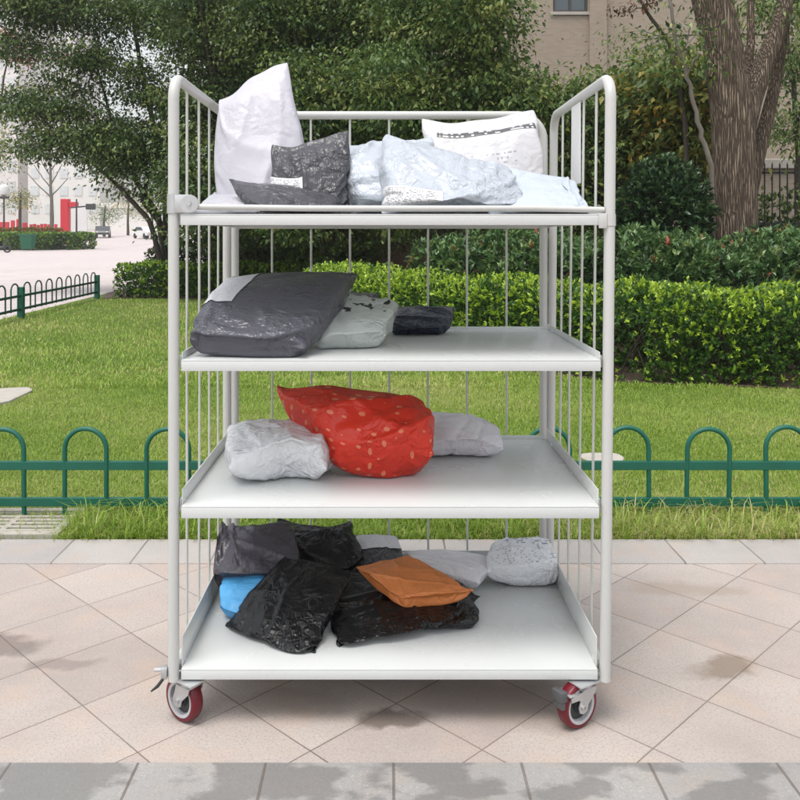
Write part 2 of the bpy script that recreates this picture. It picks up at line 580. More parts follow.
# ------------------------------------------------------------------ grass (uncountable)
def grass():
    parts = []
    def patch(n, x0, x1, y0, y1, h, lean, tb, wid, pw=1.0, ok=None):
        y = y0 + (y1 - y0) * rng.random(n) ** pw
        half = y * .52
        x = np.where(True, (rng.random(n) * 2 - 1) * half, 0) - 0.02 * y
        k = (x > x0) & (x < x1)
        k &= ~((y > 12.5) & (x < -5.75))
        # keep the bed free
        bx = np.interp(y, [6.95, 7.25, 7.8, 9.0, 10.4, 12.2, 14.5, 16.2, 17], [3.4, 2.0, 1.42, .55, -.3, -1.0, -1.6, -2.4, -6])
        k &= ~((y > 6.95) & (x > bx - .02))
        if ok is not None:
            k &= ok(x, y)
        x, y = x[k], y[k]
        m = len(x)
        clump = .5 + .5 * np.sin(x * 7.1 + np.sin(y * 5.3) * 2) * np.sin(y * 6.3 + np.sin(x * 4.1) * 2)
        hh = h * (.45 + .9 * rng.random(m)) * (.75 + .45 * clump)
        a = rng.random(m) * 6.283
        ln = lean * (.3 + rng.random(m))
        d = np.stack([np.cos(a), np.sin(a), np.zeros(m)], 1)
        sdv = np.stack([-np.sin(a), np.cos(a), np.zeros(m)], 1)
        B = np.stack([x, y, np.full(m, -.014)], 1)
        w = (wid * (.6 + .8 * rng.random(m)))[:, None]
        mid = B + d * (ln * hh * .35)[:, None] + np.array([0, 0, 1.]) * (hh * .62)[:, None]
        tip = B + d * (ln * hh)[:, None] + np.array([0, 0, 1.]) * (hh * (1 - .25 * ln))[:, None]
        V = np.stack([B - sdv * w, B + sdv * w, mid + sdv * w * .7, mid - sdv * w * .7, tip], 1).reshape(-1, 3)
        b = (np.arange(m) * 5)[:, None]
        # quads; the tip is a degenerate-free kite using three verts + mid edge
        Fq = np.concatenate([b + np.array([[0, 1, 2, 3]])], 0)
        Ft = b + np.array([[3, 2, 4]])
        patchy = .5 + .5 * np.sin(x * 1.7 + 1.3 * np.sin(y * 1.1)) * np.sin(y * 1.9 + 1.1)
        t = np.clip(tb + .22 * rng.normal(size=m) + .34 * (patchy - .5), 0, 1)
        parts.append((V, Fq, Ft, np.repeat(t, 5)))
    patch(400000, -30, 30, 3.78, 7.6, .028, 1.35, .46, .0013, 1.15)
    patch(120000, -30, 30, 7.0, 17.2, .045, 1.2, .45, .0035, 1.2)
    # the rough strip between kerb and fence
    patch(42000, -30, 30, 3.50, 3.95, .052, 1.2, .46, .0017, 1.0, lambda x, y: (x > -1.36) | (rng.random(len(x)) < .08))
    patch(3600, -1.34, -.74, 3.52, 3.86, .125, 1.25, .44, .0022)
    patch(2600, .1, 2.2, 3.52, 3.85, .12, 1.2, .45, .0022)
    n, Vs, Fs, Ts = 0, [], [], []
    tri = []
    for V, Fq, Ft, t in parts:
        Vs.append(V); Fs.append(Fq + n); tri.append(Ft + n); Ts.append(t); n += len(V)
    V, Q, T3, t = np.concatenate(Vs), np.concatenate(Fs), np.concatenate(tri), np.concatenate(Ts)
    me = bpy.data.meshes.new('grass')
    me.vertices.add(len(V))
    me.vertices.foreach_set('co', V.astype(np.float32).ravel())
    me.loops.add(Q.size + T3.size)
    me.loops.foreach_set('vertex_index', np.concatenate([Q.ravel(), T3.ravel()]).astype(np.int32))
    me.polygons.add(len(Q) + len(T3))
    me.polygons.foreach_set('loop_start', np.concatenate([np.arange(len(Q)) * 4, Q.size + np.arange(len(T3)) * 3]).astype(np.int32))
    at_ = me.attributes.new('tint', 'FLOAT', 'POINT')
    at_.data.foreach_set('value', t.astype(np.float32))
    me.update(calc_edges=True)
    m = leaf_mat('grass_blades', [(0, (.12, .22, .022)), (.35, (.24, .375, .04)), (.6, (.355, .46, .085)), (.78, (.50, .47, .18)), (1, (.62, .53, .31))], .5, .35)
    o = link_mesh('grass', me, m, origin=(0, 0, 0))
    props(o, 'short green lawn grass growing behind the pavement', 'grass', kind='stuff')


grass()
# ------------------------------------------------------------------ the trolley
ZF, ZR = 2.18, 2.915           # front and rear post planes
XL, XR = -.537, .559
TOPZ = 1.648
TR = empty('cage_trolley', (.01, 2.55, 0), 'pale grey steel cage trolley with four shelves of parcels on red castors', 'trolley')
OFF = Vector((.01, 2.55, 0))


def tp(mb, name, mat, parent=None, smooth=True):
    """build a trolley part: coordinates given in the world, stored relative to the trolley's base"""
    mb.v = [v - np.array(OFF) for v in mb.v]
    return mb.build(name, mat, parent or TR, smooth)


def xr(z):
    return XR + (z - .114) * .0098


PR = .0140
for side in (0, 1):
    X = (lambda z: XL) if side == 0 else xr
    m = MB()
    a = [(X(.114), ZF, .114), (X(TOPZ), ZF, TOPZ), (X(TOPZ), ZR, TOPZ), (X(.114), ZR, .114)]
    m.tube(arc_path(a, .06, 8), PR, 16)
    for z in (.135,):
        m.tube([(X(z), ZF + .012, z), (X(z), ZR - .012, z)], .011, 10)
    fr = tp(m, 'side_frame', M_coat)
    for k in range(1, 5):
        y = ZF + (ZR - ZF) * k / 5
        tp(MB().tube([(X(.135), y, .135), (X(.8) + random.uniform(-.003, .003), y + random.uniform(-.003, .003), .8), (X(TOPZ), y, TOPZ - .006)], .0036, 8), 'wire', M_wire, fr)
    if side == 1:
        y0 = ZF + (ZR - ZF) * .42
        m2 = MB().box((X(1.5) - .007, y0, 1.395), (X(1.5) - .004, y0 + .115, 1.632), .001)
        tp(m2, 'tag_plate', M_white, fr, False)
m = MB()
xa, xb = XL + .026, xr(.8) - .026
m.tube(arc_path([(xa, ZR + .004, .114), (xa, ZR + .004, TOPZ + .004), (xb, ZR + .004, TOPZ + .004), (xb, ZR + .004, .114)], .085, 8), PR, 16)
for z in (.15, 1.276):
    m.tube([(xa + .01, ZR + .004, z), (xb - .01, ZR + .004, z)], .010, 10)
bf = tp(m, 'back_frame', M_coat)
for k in range(7):
    x = (271.5 + 39.2 * k - VX) * ZR / F
    tp(MB().tube([(x, ZR + .004, .15), (x + random.uniform(-.002, .002), ZR + .005, .8), (x, ZR + .004, TOPZ)], .0036, 8), 'wire', M_wire, bf)


def shelf(name, ztop, thick, up_side, up_rear, mat=M_shelf, gap=.022):
    m = MB()
    x0, x1 = XL + gap, xr(ztop) - gap
    y0, y1 = ZF - .012, ZR - .03
    m.box((x0, y0, ztop - .003), (x1, y1, ztop), .0008)
    m.box((x0, y0, ztop - thick), (x1, y0 + .0028, ztop - .0032), .0006)
    m.box((x0, y0 + .003, ztop - thick), (x1, y0 + .02, ztop - thick + .0022))
    m.box((x0, y1 - .0028, ztop - thick), (x1, y1, ztop - .0032))
    m.box((x0, y0 + .0032, ztop - thick + .0024), (x0 + .0028, y1 - .003, ztop - .0032))
    m.box((x1 - .0028, y0 + .0032, ztop - thick + .0024), (x1, y1 - .003, ztop - .0032))
    if up_side:
        for xx in (x0 - .0032, x1 + .0002):
            m.box((xx, y0 + .018, ztop - thick + .004), (xx + .003, y1 - .004, ztop + up_side), .0006)
    if up_rear:
        m.box((x0 + .004, y1 + .0004, ztop - thick), (x1 - .004, y1 + .0032, ztop + up_rear), .0006)
    # hooks over the side wires
    for sx in (x0 - .014, x1 - .001):
        for yy in (ZF + .03, ZF + .61):
            m.box((sx, yy, ztop - thick * .9), (sx + .015, yy + .022, ztop + .006), .0012)
    return tp(m, name, mat, None, True)


shelf('shelf', 1.298, .028, .012, .01, gap=.02)
shelf('shelf', .929, .028, .018, .008)
shelf('shelf', .559, .030, .038, .012)
shelf('base_tray', .1474, .026, .074, .036, gap=.022)
# stiffening ribs under the base tray, front bar with its clamp
for xx in (-.35, 0.0, .36):
    tp(MB().box((xx, ZF + .02, .112), (xx + .03, ZR - .06, .1435)), 'tray_rib', M_shelf, None, False)
fb = MB().tube([(XL + .045, ZF - .004, 1.3165), (-.2, ZF - .006, 1.3125), (.1, ZF - .006, 1.312), (.38, ZF - .004, 1.3125), (xr(1.3) - .015, ZF - .002, 1.3085)], .0078, 14)
tp(fb, 'front_bar', M_coat)
cl = MB()
cl.tube([(XL, ZF, 1.300), (XL, ZF, 1.349)], .0165, 20)
cl.box((XL + .006, ZF - .0165, 1.301), (XL + .050, ZF - .0125, 1.347), .0015)
cl.tube([(XL + .044, ZF - .0167, 1.324), (XL + .044, ZF - .0123, 1.324)], .0225, 24)
cl.box((XL + .008, ZF + .0095, 1.305), (XL + .050, ZF + .013, 1.344), .0015)
clp = tp(cl, 'clamp', M_zinc)
tp(MB().tube([(XL + .042, ZF - .0215, 1.325), (XL + .042, ZF + .018, 1.325)], .0075, 6), 'bolt', M_zinc, clp)
cl = MB()
cl.box((xr(1.28) - .031, ZF - .0155, 1.262), (xr(1.28) - .010, ZF - .0125, 1.3), .0012)
cl.tube([(xr(1.28), ZF, 1.268), (xr(1.28), ZF, 1.298)], .0158, 20)
tp(cl, 'clamp', M_coat)
# spring latch at the foot of the left post
m = MB()
m.box((XL - .030, ZF - .014, .122), (XL - .0145, ZF + .006, .150), .002)
m.tube([(XL - .048, ZF - .004, .142), (XL - .014, ZF - .004, .142)], .004, 8)
m.tube([(XL - .045, ZF - .004, .145), (XL - .028, ZF - .004, .145)], .0022, 8)
la = tp(m, 'latch', M_zinc)
tp(MB().tube([(XL - .024, ZF - .012, .123), (XL - .036, ZF - .018, .108), (XL - .052, ZF - .02, .096)], [.004, .0042, .002], 8), 'lever', M_black, la)


def castor(x, y, ang, brake):
    root = MB()
    R, wz, tr, hw = .0575, .0575, -.022, .0165
    T = Matrix.Translation((x, y, 0)) @ Matrix.Rotation(ang, 4, 'Z') @ Matrix.Translation(-OFF * 0)
    def P(v): return T @ Vector(v)
    # top plate and swivel race
    root.box((-.042, -.035, .1125), (.042, .035, .1165), .001, T)
    rr = [P((0, 0, .1005)), P((0, 0, .1125))]
    root.tube(rr, .024, 20)
    # two fork plates leaning back to the axle
    for sy in (-hw - .0075, hw + .0045):
        poly = [(-.026, .1005), (.024, .1005), (.020, .085), (tr + .017, wz + .004), (tr + .012, wz - .012), (tr, wz - .0165), (tr - .012, wz - .012), (tr - .0165, wz + .002), (-.030, .085)]
        root.prism(poly, .003, T @ Matrix.Translation((0, sy, 0)))
    root.box((-.027, -hw - .0075, .0975), (.024, hw + .0075, .1003), .0008, T)
    c = tp(root, 'castor', M_zinc)
    WM = T @ Matrix.Translation((tr, 0, wz))
    prof = [(R - .0125, -hw), (R - .006, -hw), (R - .002, -hw + .0025), (R, -hw + .007), (R, hw - .007), (R - .002, hw - .0025), (R - .006, hw), (R - .0125, hw)]
    tp(MB().lathe(prof, 48, WM), 'tyre', M_tyre, c)
    prof = [(R - .0195, -hw + .001), (R - .0127, -hw - .0003), (R - .0127, hw + .0003), (R - .0195, hw - .001), (R - .0215, .003), (R - .0215, -.003)]
    tp(MB().lathe(prof, 40, WM), 'rim', M_rim, c)
    prof = [(.006, -hw + .002), (.017, -hw + .002), (.020, -.006), (R - .0217, -.005), (R - .0217, .005), (.020, .006), (.017, hw - .002), (.006, hw - .002)]
    tp(MB().lathe(prof, 32, WM), 'hub', M_hub, c)
    ax = MB().tube([P((tr, -hw - .0125, wz)), P((tr, hw + .012, wz))], .0042, 12)
    ax.tube([P((tr, -hw - .0125, wz)), P((tr, -hw - .0077, wz))], .0082, 6)
    tp(ax, 'axle_bolt', M_zinc, c)
    if brake:
        b = MB()
        b.prism([(-.024, .100), (-.068, .091), (-.066, .082), (-.04, .081), (-.026, .072), (-.018, .083)], .0022, T @ Matrix.Translation((0, -hw - .0105, 0)))
        b.prism([(-.024, .100), (-.068, .091), (-.066, .082), (-.04, .081), (-.026, .072), (-.018, .083)], .0022, T @ Matrix.Translation((0, hw + .008, 0)))
        b.box((-.07, -hw - .008, .0935), (-.03, hw + .008, .0965), .001, T)
        tp(b, 'brake_bracket', M_zinc, c)
        k = MB().box((-.092, -.019, .083), (-.072, .019, .1085), .003, T)
        k.box((-.088, -.017, .064), (-.078, .017, .0828), .002, T)
        tp(k, 'brake_pedal', M_pedal, c)


castor(-.498, ZF + .012, math.radians(-37), False)
castor(.505, ZF + .008, math.radians(33), True)
castor(-.48, ZR - .05, math.radians(20), False)
castor(.50, ZR - .05, math.radians(-25), False)

# ------------------------------------------------------------------ parcels: a small cloth solver
N_ = 46
Z1, Z2, Z3, Z4 = 1.298, .929, .559, .1474


def white_film(name, col=(.52, .515, .56), rough=.34, crease=.42, scale=22):
    return film(name, col, rough, crease, scale)


FM = {
    'white': white_film('white_poly_film'),
    'white_soft': film('matt_white_poly_film', (.49, .48, .535), .42, .35, 9),
    'white_blue': film('bluish_white_poly_film', (.47, .52, .58), .33, .4, 14),
    'white_clear': film('crinkled_white_film', (.43, .465, .52), .25, .8, 15),
    'white_clear_lit': film('lit_crinkled_white_film', (.68, .69, .72), .26, .9, 15),  # crinkled film copy; light missing under the shelf is put into its colour
    'white_lit': white_film('lit_white_poly_film', (.68, .67, .72)),  # white film lightened in colour to make up for shade between the shelves
    'grey_white': film('grey_white_film', (.46, .50, .48), .3, .6, 18),
    'charcoal': film('charcoal_film', (.055, .055, .064), .27, .9, 15),
    'grey_glossy': film('slate_grey_film', (.085, .085, .105), .24, 1.0, 12),
    'purple_grey': film('purple_grey_film', (.07, .065, .08), .27, .9, 13),
    'navy': film('navy_film', (.02, .027, .045), .3, .6, 20),
    'black': film('black_film', (.007, .007, .008), .30, .9, 13),
    'black_gloss': film('glossy_black_film', (.006, .006, .007), .18, 1.0, 16),
    'orange': film('orange_kraft_film', (.60, .20, .06), .45, .55, 11),
    'blue': film('sky_blue_film', (.10, .40, .75), .36, .5, 12),
}


def dots(N, c):
    u = N.mapping(N.uv(), (1, 1, 0), (0, 0, .5))
    d = N.vor(u, 11, 'F1', .35)
    m = N.math('LESS_THAN', d, .22)
    return N.mix(N.math('MULTIPLY', m, .75), c, (.72, .25, .14))


FM['red_dots'] = film('red_dotted_film', (.60, .03, .012), .22, .95, 13, extra=dots)


def marks_black(N, c):       # a few black printed patches near the flap
    x, y, _ = N.sep(N.uv())
    n = N.noise(N.uv(), 9, 2)
    m = N.math('MULTIPLY', N.math('GREATER_THAN', n, .60), N.math('GREATER_THAN', y, .45))
    return N.mix(m, c, (.02, .02, .022))


FM['white_marks'] = film('white_film_with_black_patches', (.49, .53, .51), .3, .55, 14, extra=marks_black)


def print_rows(N, c, uv, rows, cols, x0, x1, y0, y1, dens=.5, ink=(.06, .06, .065)):
    """rows of tiny illegible print inside a uv rectangle"""
    x, y, _ = N.sep(uv)
    inside = N.math('MULTIPLY', N.math('MULTIPLY', N.math('GREATER_THAN', x, x0), N.math('LESS_THAN', x, x1)),
                    N.math('MULTIPLY', N.math('GREATER_THAN', y, y0), N.math('LESS_THAN', y, y1)))
    r = N.math('FRACT', N.math('MULTIPLY', y, rows))
    line = N.math('MULTIPLY', N.math('GREATER_THAN', r, .3), N.math('LESS_THAN', r, .78))
    cv = N.n('ShaderNodeCombineXYZ', {0: N.math('FLOOR', N.math('MULTIPLY', x, cols)), 1: N.math('FLOOR', N.math('MULTIPLY', y, rows))})
    wn = N.n('ShaderNodeTexWhiteNoise')
    N.set(wn.inputs['Vector'], cv.outputs[0])
    k = N.math('LESS_THAN', wn.outputs['Value'], dens)
    return N.mix(N.math('MULTIPLY', N.math('MULTIPLY', inside, line), k), c, ink)


def pillow_print(N, c):
    uv = N.uv()
    x, y, _ = N.sep(uv)
    band = N.math('MULTIPLY', N.math('MULTIPLY', N.math('GREATER_THAN', y, .80), N.math('LESS_THAN', y, .865)),
                  N.math('MULTIPLY', N.math('GREATER_THAN', x, .14), N.math('LESS_THAN', x, .94)))
    c = N.mix(N.math('MULTIPLY', band, .9), c, (.03, .03, .032))
    c = print_rows(N, c, uv, 30, 48, .16, .92, .80, .865, .42, (.6, .6, .6))
    c = print_rows(N, c, uv, 26, 70, .22, .72, .56, .64, .32, (.33, .33, .36))
    c = print_rows(N, c, uv, 40, 60, .36, .9, .30, .40, .35, (.25, .25, .28))
    return c


FM['pillow'] = film('printed_white_film', (.55, .545, .57), .36, .45, 14, extra=pillow_print)


def faint_print(N, c):
    uv = N.uv()
    c = print_rows(N, c, uv, 16, 44, .2, .85, .55, .95, .38, (.2, .22, .27))
    return print_rows(N, c, uv, 26, 64, .1, .9, .1, .5, .2, (.35, .37, .4))


FM['faint_print'] = film('white_film_with_faint_print', (.70, .71, .74), .34, .7, 18, extra=faint_print)


def weave(N, c):
    x, y, _ = N.sep(N.uv())
    g = N.math('MULTIPLY', N.math('SINE', N.math('MULTIPLY', x, 130)), N.math('SINE', N.math('MULTIPLY', y, 130)))
    return N.mix(N.math('MULTIPLY', N.math('GREATER_THAN', g, .35), .35), c, (.42, .43, .48))


FM['weave'] = film('white_bubble_film', (.72, .70, .74), .4, .4, 16, extra=weave)
ND = NT('paper_label')
_c = print_rows(ND, (.62, .62, .64), ND.uv(), 17, 52, .08, .92, .06, .94, .42, (.12, .12, .13))
ND.bsdf(_c, .5)
M_label = ND.m
NL = NT('plain_paper_label')
_c = print_rows(NL, (.62, .62, .66), NL.uv(), 15, 50, .1, .9, .1, .9, .14, (.4, .4, .45))
NL.bsdf(_c, .45)
M_label2 = NL.m
M_scratch = plain('torn_tape', (.35, .35, .38), .3)

# corner order: front/bottom left, front/bottom right, back/top right, back/top left as (px, py, depth)
G = 'parcels loaded on the trolley'
BAGS = [
    # name, corners, T, floor z, material, excess, shape power, label, [labels: (u0,u1,v0,v1,mat)]
    ('a', [(220, 212, 2.5), (322, 213, 2.5), (287, 52, 2.62), (216, 92, 2.62)], .13, Z1, 'white_soft', .05, 2.2,
     'large matt white mailing bag standing upright with a pointed corner', []),
    ('b', [(284, 212, 2.36), (348, 211, 2.36), (347, 122, 2.44), (272, 136, 2.44)], .09, Z1, 'charcoal', .12, 2.2,
     'crumpled charcoal grey parcel standing in front of the tall pointed white bag', [(.02, .44, .36, .62, M_label)]),
    ('c', [(262, 209, 2.24), (338, 210, 2.24), (335, 190, 2.42), (229, 178, 2.38)], .05, Z1, 'charcoal', .08, 2.2,
     'flat dark grey parcel lying at the top shelf front edge below the charcoal one', []),
    ('d', [(193, 210, 2.26), (290, 213, 2.26), (292, 201, 2.55), (214, 193, 2.55)], .04, Z1, 'white', .05, 2.4,
     'thin flat white parcel at the top shelf left end, under the dark grey one', []),
    ('e', [(352, 212, 2.42), (434, 212, 2.42), (430, 130, 2.58), (341, 138, 2.58)], .19, Z1, 'white_clear', .08, 2.6,
     'plump bluish white parcel on the top shelf right beside the charcoal parcel', []),
    ('f', [(384, 213, 2.26), (516, 213, 2.28), (502, 166, 2.46), (388, 132, 2.46)], .16, Z1, 'white_clear', .12, 2.4,
     'crinkled white parcel with printed label, front middle of the top shelf', [(.03, .42, .06, .30, M_label)]),
    ('g', [(448, 212, 2.70), (548, 212, 2.70), (533, 103, 2.82), (422, 113, 2.82)], .15, Z1, 'pillow', .04, 2.6,
     'white pillow shaped parcel with black printed strip, at the back of the top shelf', []),
    ('h', [(492, 214, 2.24), (606, 214, 2.24), (588, 180, 2.5), (488, 164, 2.55)], .07, Z1, 'white_blue', .06, 2.6,
     'flat pale blue white parcel at the right end of the top shelf', []),
    ('i', [(190, 334, 2.24), (304, 344, 2.21), (354, 272, 2.62), (236, 276, 2.64)], .125, Z2, 'grey_glossy', .10, 2.6,
     'big slate grey mailing bag with white label, left end of the second shelf', [(.03, .30, .36, .86, M_label2)]),
    ('j', [(316, 342, 2.36), (384, 333, 2.4), (396, 303, 2.62), (330, 294, 2.62)], .10, Z2, 'white_marks', .08, 2.4,
     'greyish white parcel with torn black patches beside the big slate grey bag', []),
    ('k', [(394, 331, 2.70), (442, 332, 2.70), (454, 306, 2.84), (396, 305, 2.84)], .075, Z2, 'navy', .09, 2.6,
     'small navy blue parcel alone at the back of the second shelf', []),
    ('l', [(346, 320, 2.74), (386, 320, 2.74), (378, 286, 2.85), (344, 284, 2.85)], .05, Z2, 'black', .09, 2.4,
     'small black parcel half hidden behind the white one with black patches', []),
    ('m', [(230, 468, 2.33), (330, 470, 2.33), (336, 432, 2.6), (230, 430, 2.6)], .165, Z3, 'white_clear_lit', .10, 2.5,
     'plump crinkled white parcel at the left of the third shelf', []),
    ('n', [(333, 452, 2.40), (432, 450, 2.38), (420, 398, 2.60), (280, 384, 2.6)], .21, Z3, 'red_dots', .10, 2.3,
     'glossy red parcel with pale dots in the middle of the third shelf', []),
    ('o', [(423, 450, 2.62), (504, 449, 2.62), (488, 428, 2.82), (416, 414, 2.82)], .12, Z3, 'white_lit', .08, 2.4,
     'white parcel with a flat tapering end, right of the red dotted parcel', []),
    ('p', [(212, 572, 2.56), (300, 574, 2.56), (290, 518, 2.70), (190, 526, 2.72)], .17, Z4, 'purple_grey', .10, 2.6,
     'bulky purplish grey parcel at the left back of the bottom tray', []),
    ('q', [(280, 570, 2.66), (366, 570, 2.66), (350, 516, 2.80), (280, 514, 2.80)], .13, Z4, 'black', .12, 2.4,
     'crumpled black parcel standing behind the largest black bag at the tray back', []),
    ('r', [(222, 604, 2.46), (288, 622, 2.40), (300, 570, 2.56), (232, 566, 2.60)], .095, Z4, 'blue', .11, 2.1,
     'sky blue parcel tucked under the largest black bag on the bottom tray', []),
    ('s', [(230, 621, 2.41), (308, 661, 2.235), (352, 566, 2.5), (286, 552, 2.55)], .075, Z4, 'black', .06, 2.8,
     'largest matt black bag draped over others at the front of the bottom tray', []),
    ('t', [(348, 622, 2.42), (473, 597, 2.53), (446, 576, 2.65), (346, 570, 2.60)], .06, Z4, 'black', .10, 2.4,
     'flat black parcel lying directly beneath the orange one', []),
    ('u', [(402, 596, 2.42), (470, 589, 2.46), (408, 553, 2.60), (360, 566, 2.55)], .06, Z4, 'orange', .13, 2.1,
     'small orange parcel lying on top of the black parcels in the bottom tray', []),
    ('v', [(350, 568, 2.66), (402, 562, 2.68), (397, 535, 2.82), (350, 533, 2.82)], .07, Z4, 'charcoal', .08, 2.4,
     'dark grey parcel with a white label, behind the orange parcel', [(.18, .92, .42, .92, M_label2)]),
    ('w', [(420, 576, 2.62), (478, 582, 2.60), (494, 558, 2.79), (402, 552, 2.78)], .06, Z4, 'weave', .05, 2.6,
     'thin white bubble textured parcel right of the orange parcel', []),
    ('x', [(490, 572, 2.66), (570, 573, 2.66), (568, 549, 2.82), (492, 548, 2.82)], .11, Z4, 'faint_print', .09, 3.0,
     'white parcel with faint blue print in the right back tray corner', []),
    ('y', [(256, 545, 2.80), (306, 545, 2.80), (296, 517, 2.87), (260, 517, 2.87)], .05, Z4, 'grey_white', .10, 2.4,
     'pale grey parcel mostly hidden behind the purplish grey one', []),
    ('z', [(346, 654, 2.26), (472, 624, 2.385), (462, 594, 2.54), (334, 604, 2.45)], .06, Z4, 'black_gloss', .14, 2.4,
     'crumpled shiny black parcel at the tray front, right of the largest black bag', []),
]


def solve(bags, steps=70, iters=5):
    B, n = len(bags), N_
    r2 = np.random.default_rng(21)
    g = np.linspace(0, 1, n)
    Uu, Vv = np.meshgrid(g, g, indexing='ij')
    P = np.zeros((B, 2, n, n, 3), np.float32)
    Mid = np.zeros((B, n, n, 3), np.float32)
    Wn = np.zeros((B, 3), np.float32)
    lo = np.zeros((B, n, n), np.float32)
    fl = np.zeros((B, 1, 1, 1), np.float32)
    ex = np.zeros((B, 1, 1, 1, 1), np.float32)
    for b, (nm, cs, T, z, mt, e, pw, *_r) in enumerate(bags):
        A, Bc, C, D = [np.array(at(*c)) for c in cs]
        sz = min(np.linalg.norm(Bc - A), np.linalg.norm(D - A), np.linalg.norm(C - Bc))
        bow = .03 + .12 * T / sz
        cc = (A + Bc + C + D) / 4
        gw_ = 1.05
        A, Bc, C, D = [cc + (q - cc) * gw_ for q in (A, Bc, C, D)]
        # slightly bowed, wavy outline instead of a straight quad
        wu = Uu + bow * np.sin(np.pi * Vv) * (2 * Uu - 1) * .6
        wv = Vv + bow * np.sin(np.pi * Uu) * (2 * Vv - 1) * .6
        ph = r2.random(4) * 6.28
        wu = wu + .014 * np.sin(Vv * 6 + ph[0]) * np.abs(2 * Uu - 1) + .005 * np.sin(Vv * 17 + ph[1]) * np.abs(2 * Uu - 1)
        wv = wv + .014 * np.sin(Uu * 6 + ph[2]) * np.abs(2 * Vv - 1) + .005 * np.sin(Uu * 16 + ph[3]) * np.abs(2 * Vv - 1)
        wu, wv = wu[..., None], wv[..., None]
        mid = A * (1 - wu) * (1 - wv) + Bc * wu * (1 - wv) + C * wu * wv + D * (1 - wu) * wv
        w = np.cross((Bc - A) + (C - D), (D - A) + (C - Bc))
        w /= np.linalg.norm(w)
        lump = np.zeros((n, n))
        for _k in range(5):
            f = r2.normal(0, 2.6, 2)
            lump += np.sin(f[0] * Uu * 2 + f[1] * Vv * 2 + r2.random() * 6.28)
        lump = 1 + .05 * lump
        mg = .05
        a = np.clip((np.abs(2 * Uu - 1)) / (1 - mg), 0, 1)
        mv = .03 + .11 * r2.random()
        c = np.clip(np.where(Vv > .5, (2 * Vv - 1) / (1 - mv * 1.6), (1 - 2 * Vv) / (1 - mg)), 0, 1)
        dome = np.sqrt(np.clip((1 - a ** pw) * (1 - c ** pw), 0, 1))
        gu, gv = np.gradient(dome, g, g)
        fac = np.full((n, n), 9.0)
        for _k in range(11):
            i, j = r2.integers(5, n - 5, 2)
            fac = np.minimum(fac, (dome[i, j] + gu[i, j] * (Uu - g[i]) + gv[i, j] * (Vv - g[j])) * (1 + .10 * r2.normal()))
        fac = np.clip(np.minimum(fac, dome * 1.15 + .05), 0, 1.1)
        cre = np.zeros((n, n))
        for _k in range(7):
            t_ = r2.random() * 6.28
            q = (Uu - r2.random()) * np.cos(t_) + (Vv - r2.random()) * np.sin(t_) + .03 * np.sin(8 * (Uu * np.sin(t_) - Vv * np.cos(t_)) + t_)
            cre += np.exp(-(q / .022) ** 2) * r2.choice([-1, 1]) * (.35 + .65 * r2.random())
        h = T / 2 * (.35 * dome + .65 * fac) * lump
        h = np.clip(h * (1 + cre * min(e + .03, .14) * 1.6), 0, None)
        Mid[b], Wn[b], lo[b] = mid, w, h
        fl[b], ex[b] = z + .0015, e
        nz = r2.normal(0, .0022, (2, n, n))
        nz[1] = nz[1]
        P[b, 0] = mid + w * (h + nz[0])[..., None]
        P[b, 1] = mid - w * (h + nz[1])[..., None]
    flat = np.stack([Mid, Mid], 1)
    def rest(a, b):
        return np.linalg.norm(flat[a] - flat[b], axis=-1, keepdims=True) * (1 + ex)
    sl = slice(None)
    cons = []
    for o in (0, 1):
        k = (n - o) // 2 * 2
        cons.append(((sl, sl, slice(o, o + k, 2), sl), (sl, sl, slice(o + 1, o + 1 + k, 2), sl), 1.0))
        cons.append(((sl, sl, sl, slice(o, o + k, 2)), (sl, sl, sl, slice(o + 1, o + 1 + k, 2)), 1.0))
    def fix(c):
        a, b, s = c
        la = [len(range(*q.indices(n))) for q in a[2:]]
        lb = [len(range(*q.indices(n))) for q in b[2:]]
        a2 = tuple([sl, sl] + [slice(*(lambda t: (t[0], t[0] + min(x, y) * t[2] if t[0] + min(x, y) * t[2] <= n + t[2] else n, t[2]))(q.indices(n))) for q, x, y in zip(a[2:], la, lb)])
        return a2, b, s
    def trim(a, b):
        # make equal-length index arrays explicitly
        ia = [np.arange(n)[q] for q in a[2:]]
        ib = [np.arange(n)[q] for q in b[2:]]
        m0, m1 = min(len(ia[0]), len(ib[0])), min(len(ia[1]), len(ib[1]))
        def sli(i, m):
            st = i[1] - i[0] if len(i) > 1 else 1
            return slice(int(i[0]), int(i[0] + st * (m - 1) + 1), int(st))
        return (sl, sl, sli(ia[0], m0), sli(ia[1], m1)), (sl, sl, sli(ib[0], m0), sli(ib[1], m1))
    C2 = []
    for a, b, s in cons:
        a, b = trim(a, b)
        C2.append((a, b, rest(a, b).astype(np.float32), s))
    for o in (0, 1):
        for flip in (0, 1):
            e0, e1 = slice(o, n - 1, 2), slice(o + 1, n, 2)
            f0, f1 = slice(0, n - 1), slice(1, n)
            if flip: f0, f1 = f1, f0
            a, b = (sl, sl, e0, f0), (sl, sl, e1, f1)
            C2.append((a, b, rest(a, b).astype(np.float32), .35))
    prev = P.copy()
    W4 = Wn[:, None, None, None, :]
    sgn = np.array([1, -1], np.float32)[None, :, None, None]
    border = np.zeros((n, n), bool)
    border[0] = border[-1] = True
    border[:, 0] = border[:, -1] = True
    grav = np.array([0, 0, -1.0], np.float32) * .00035
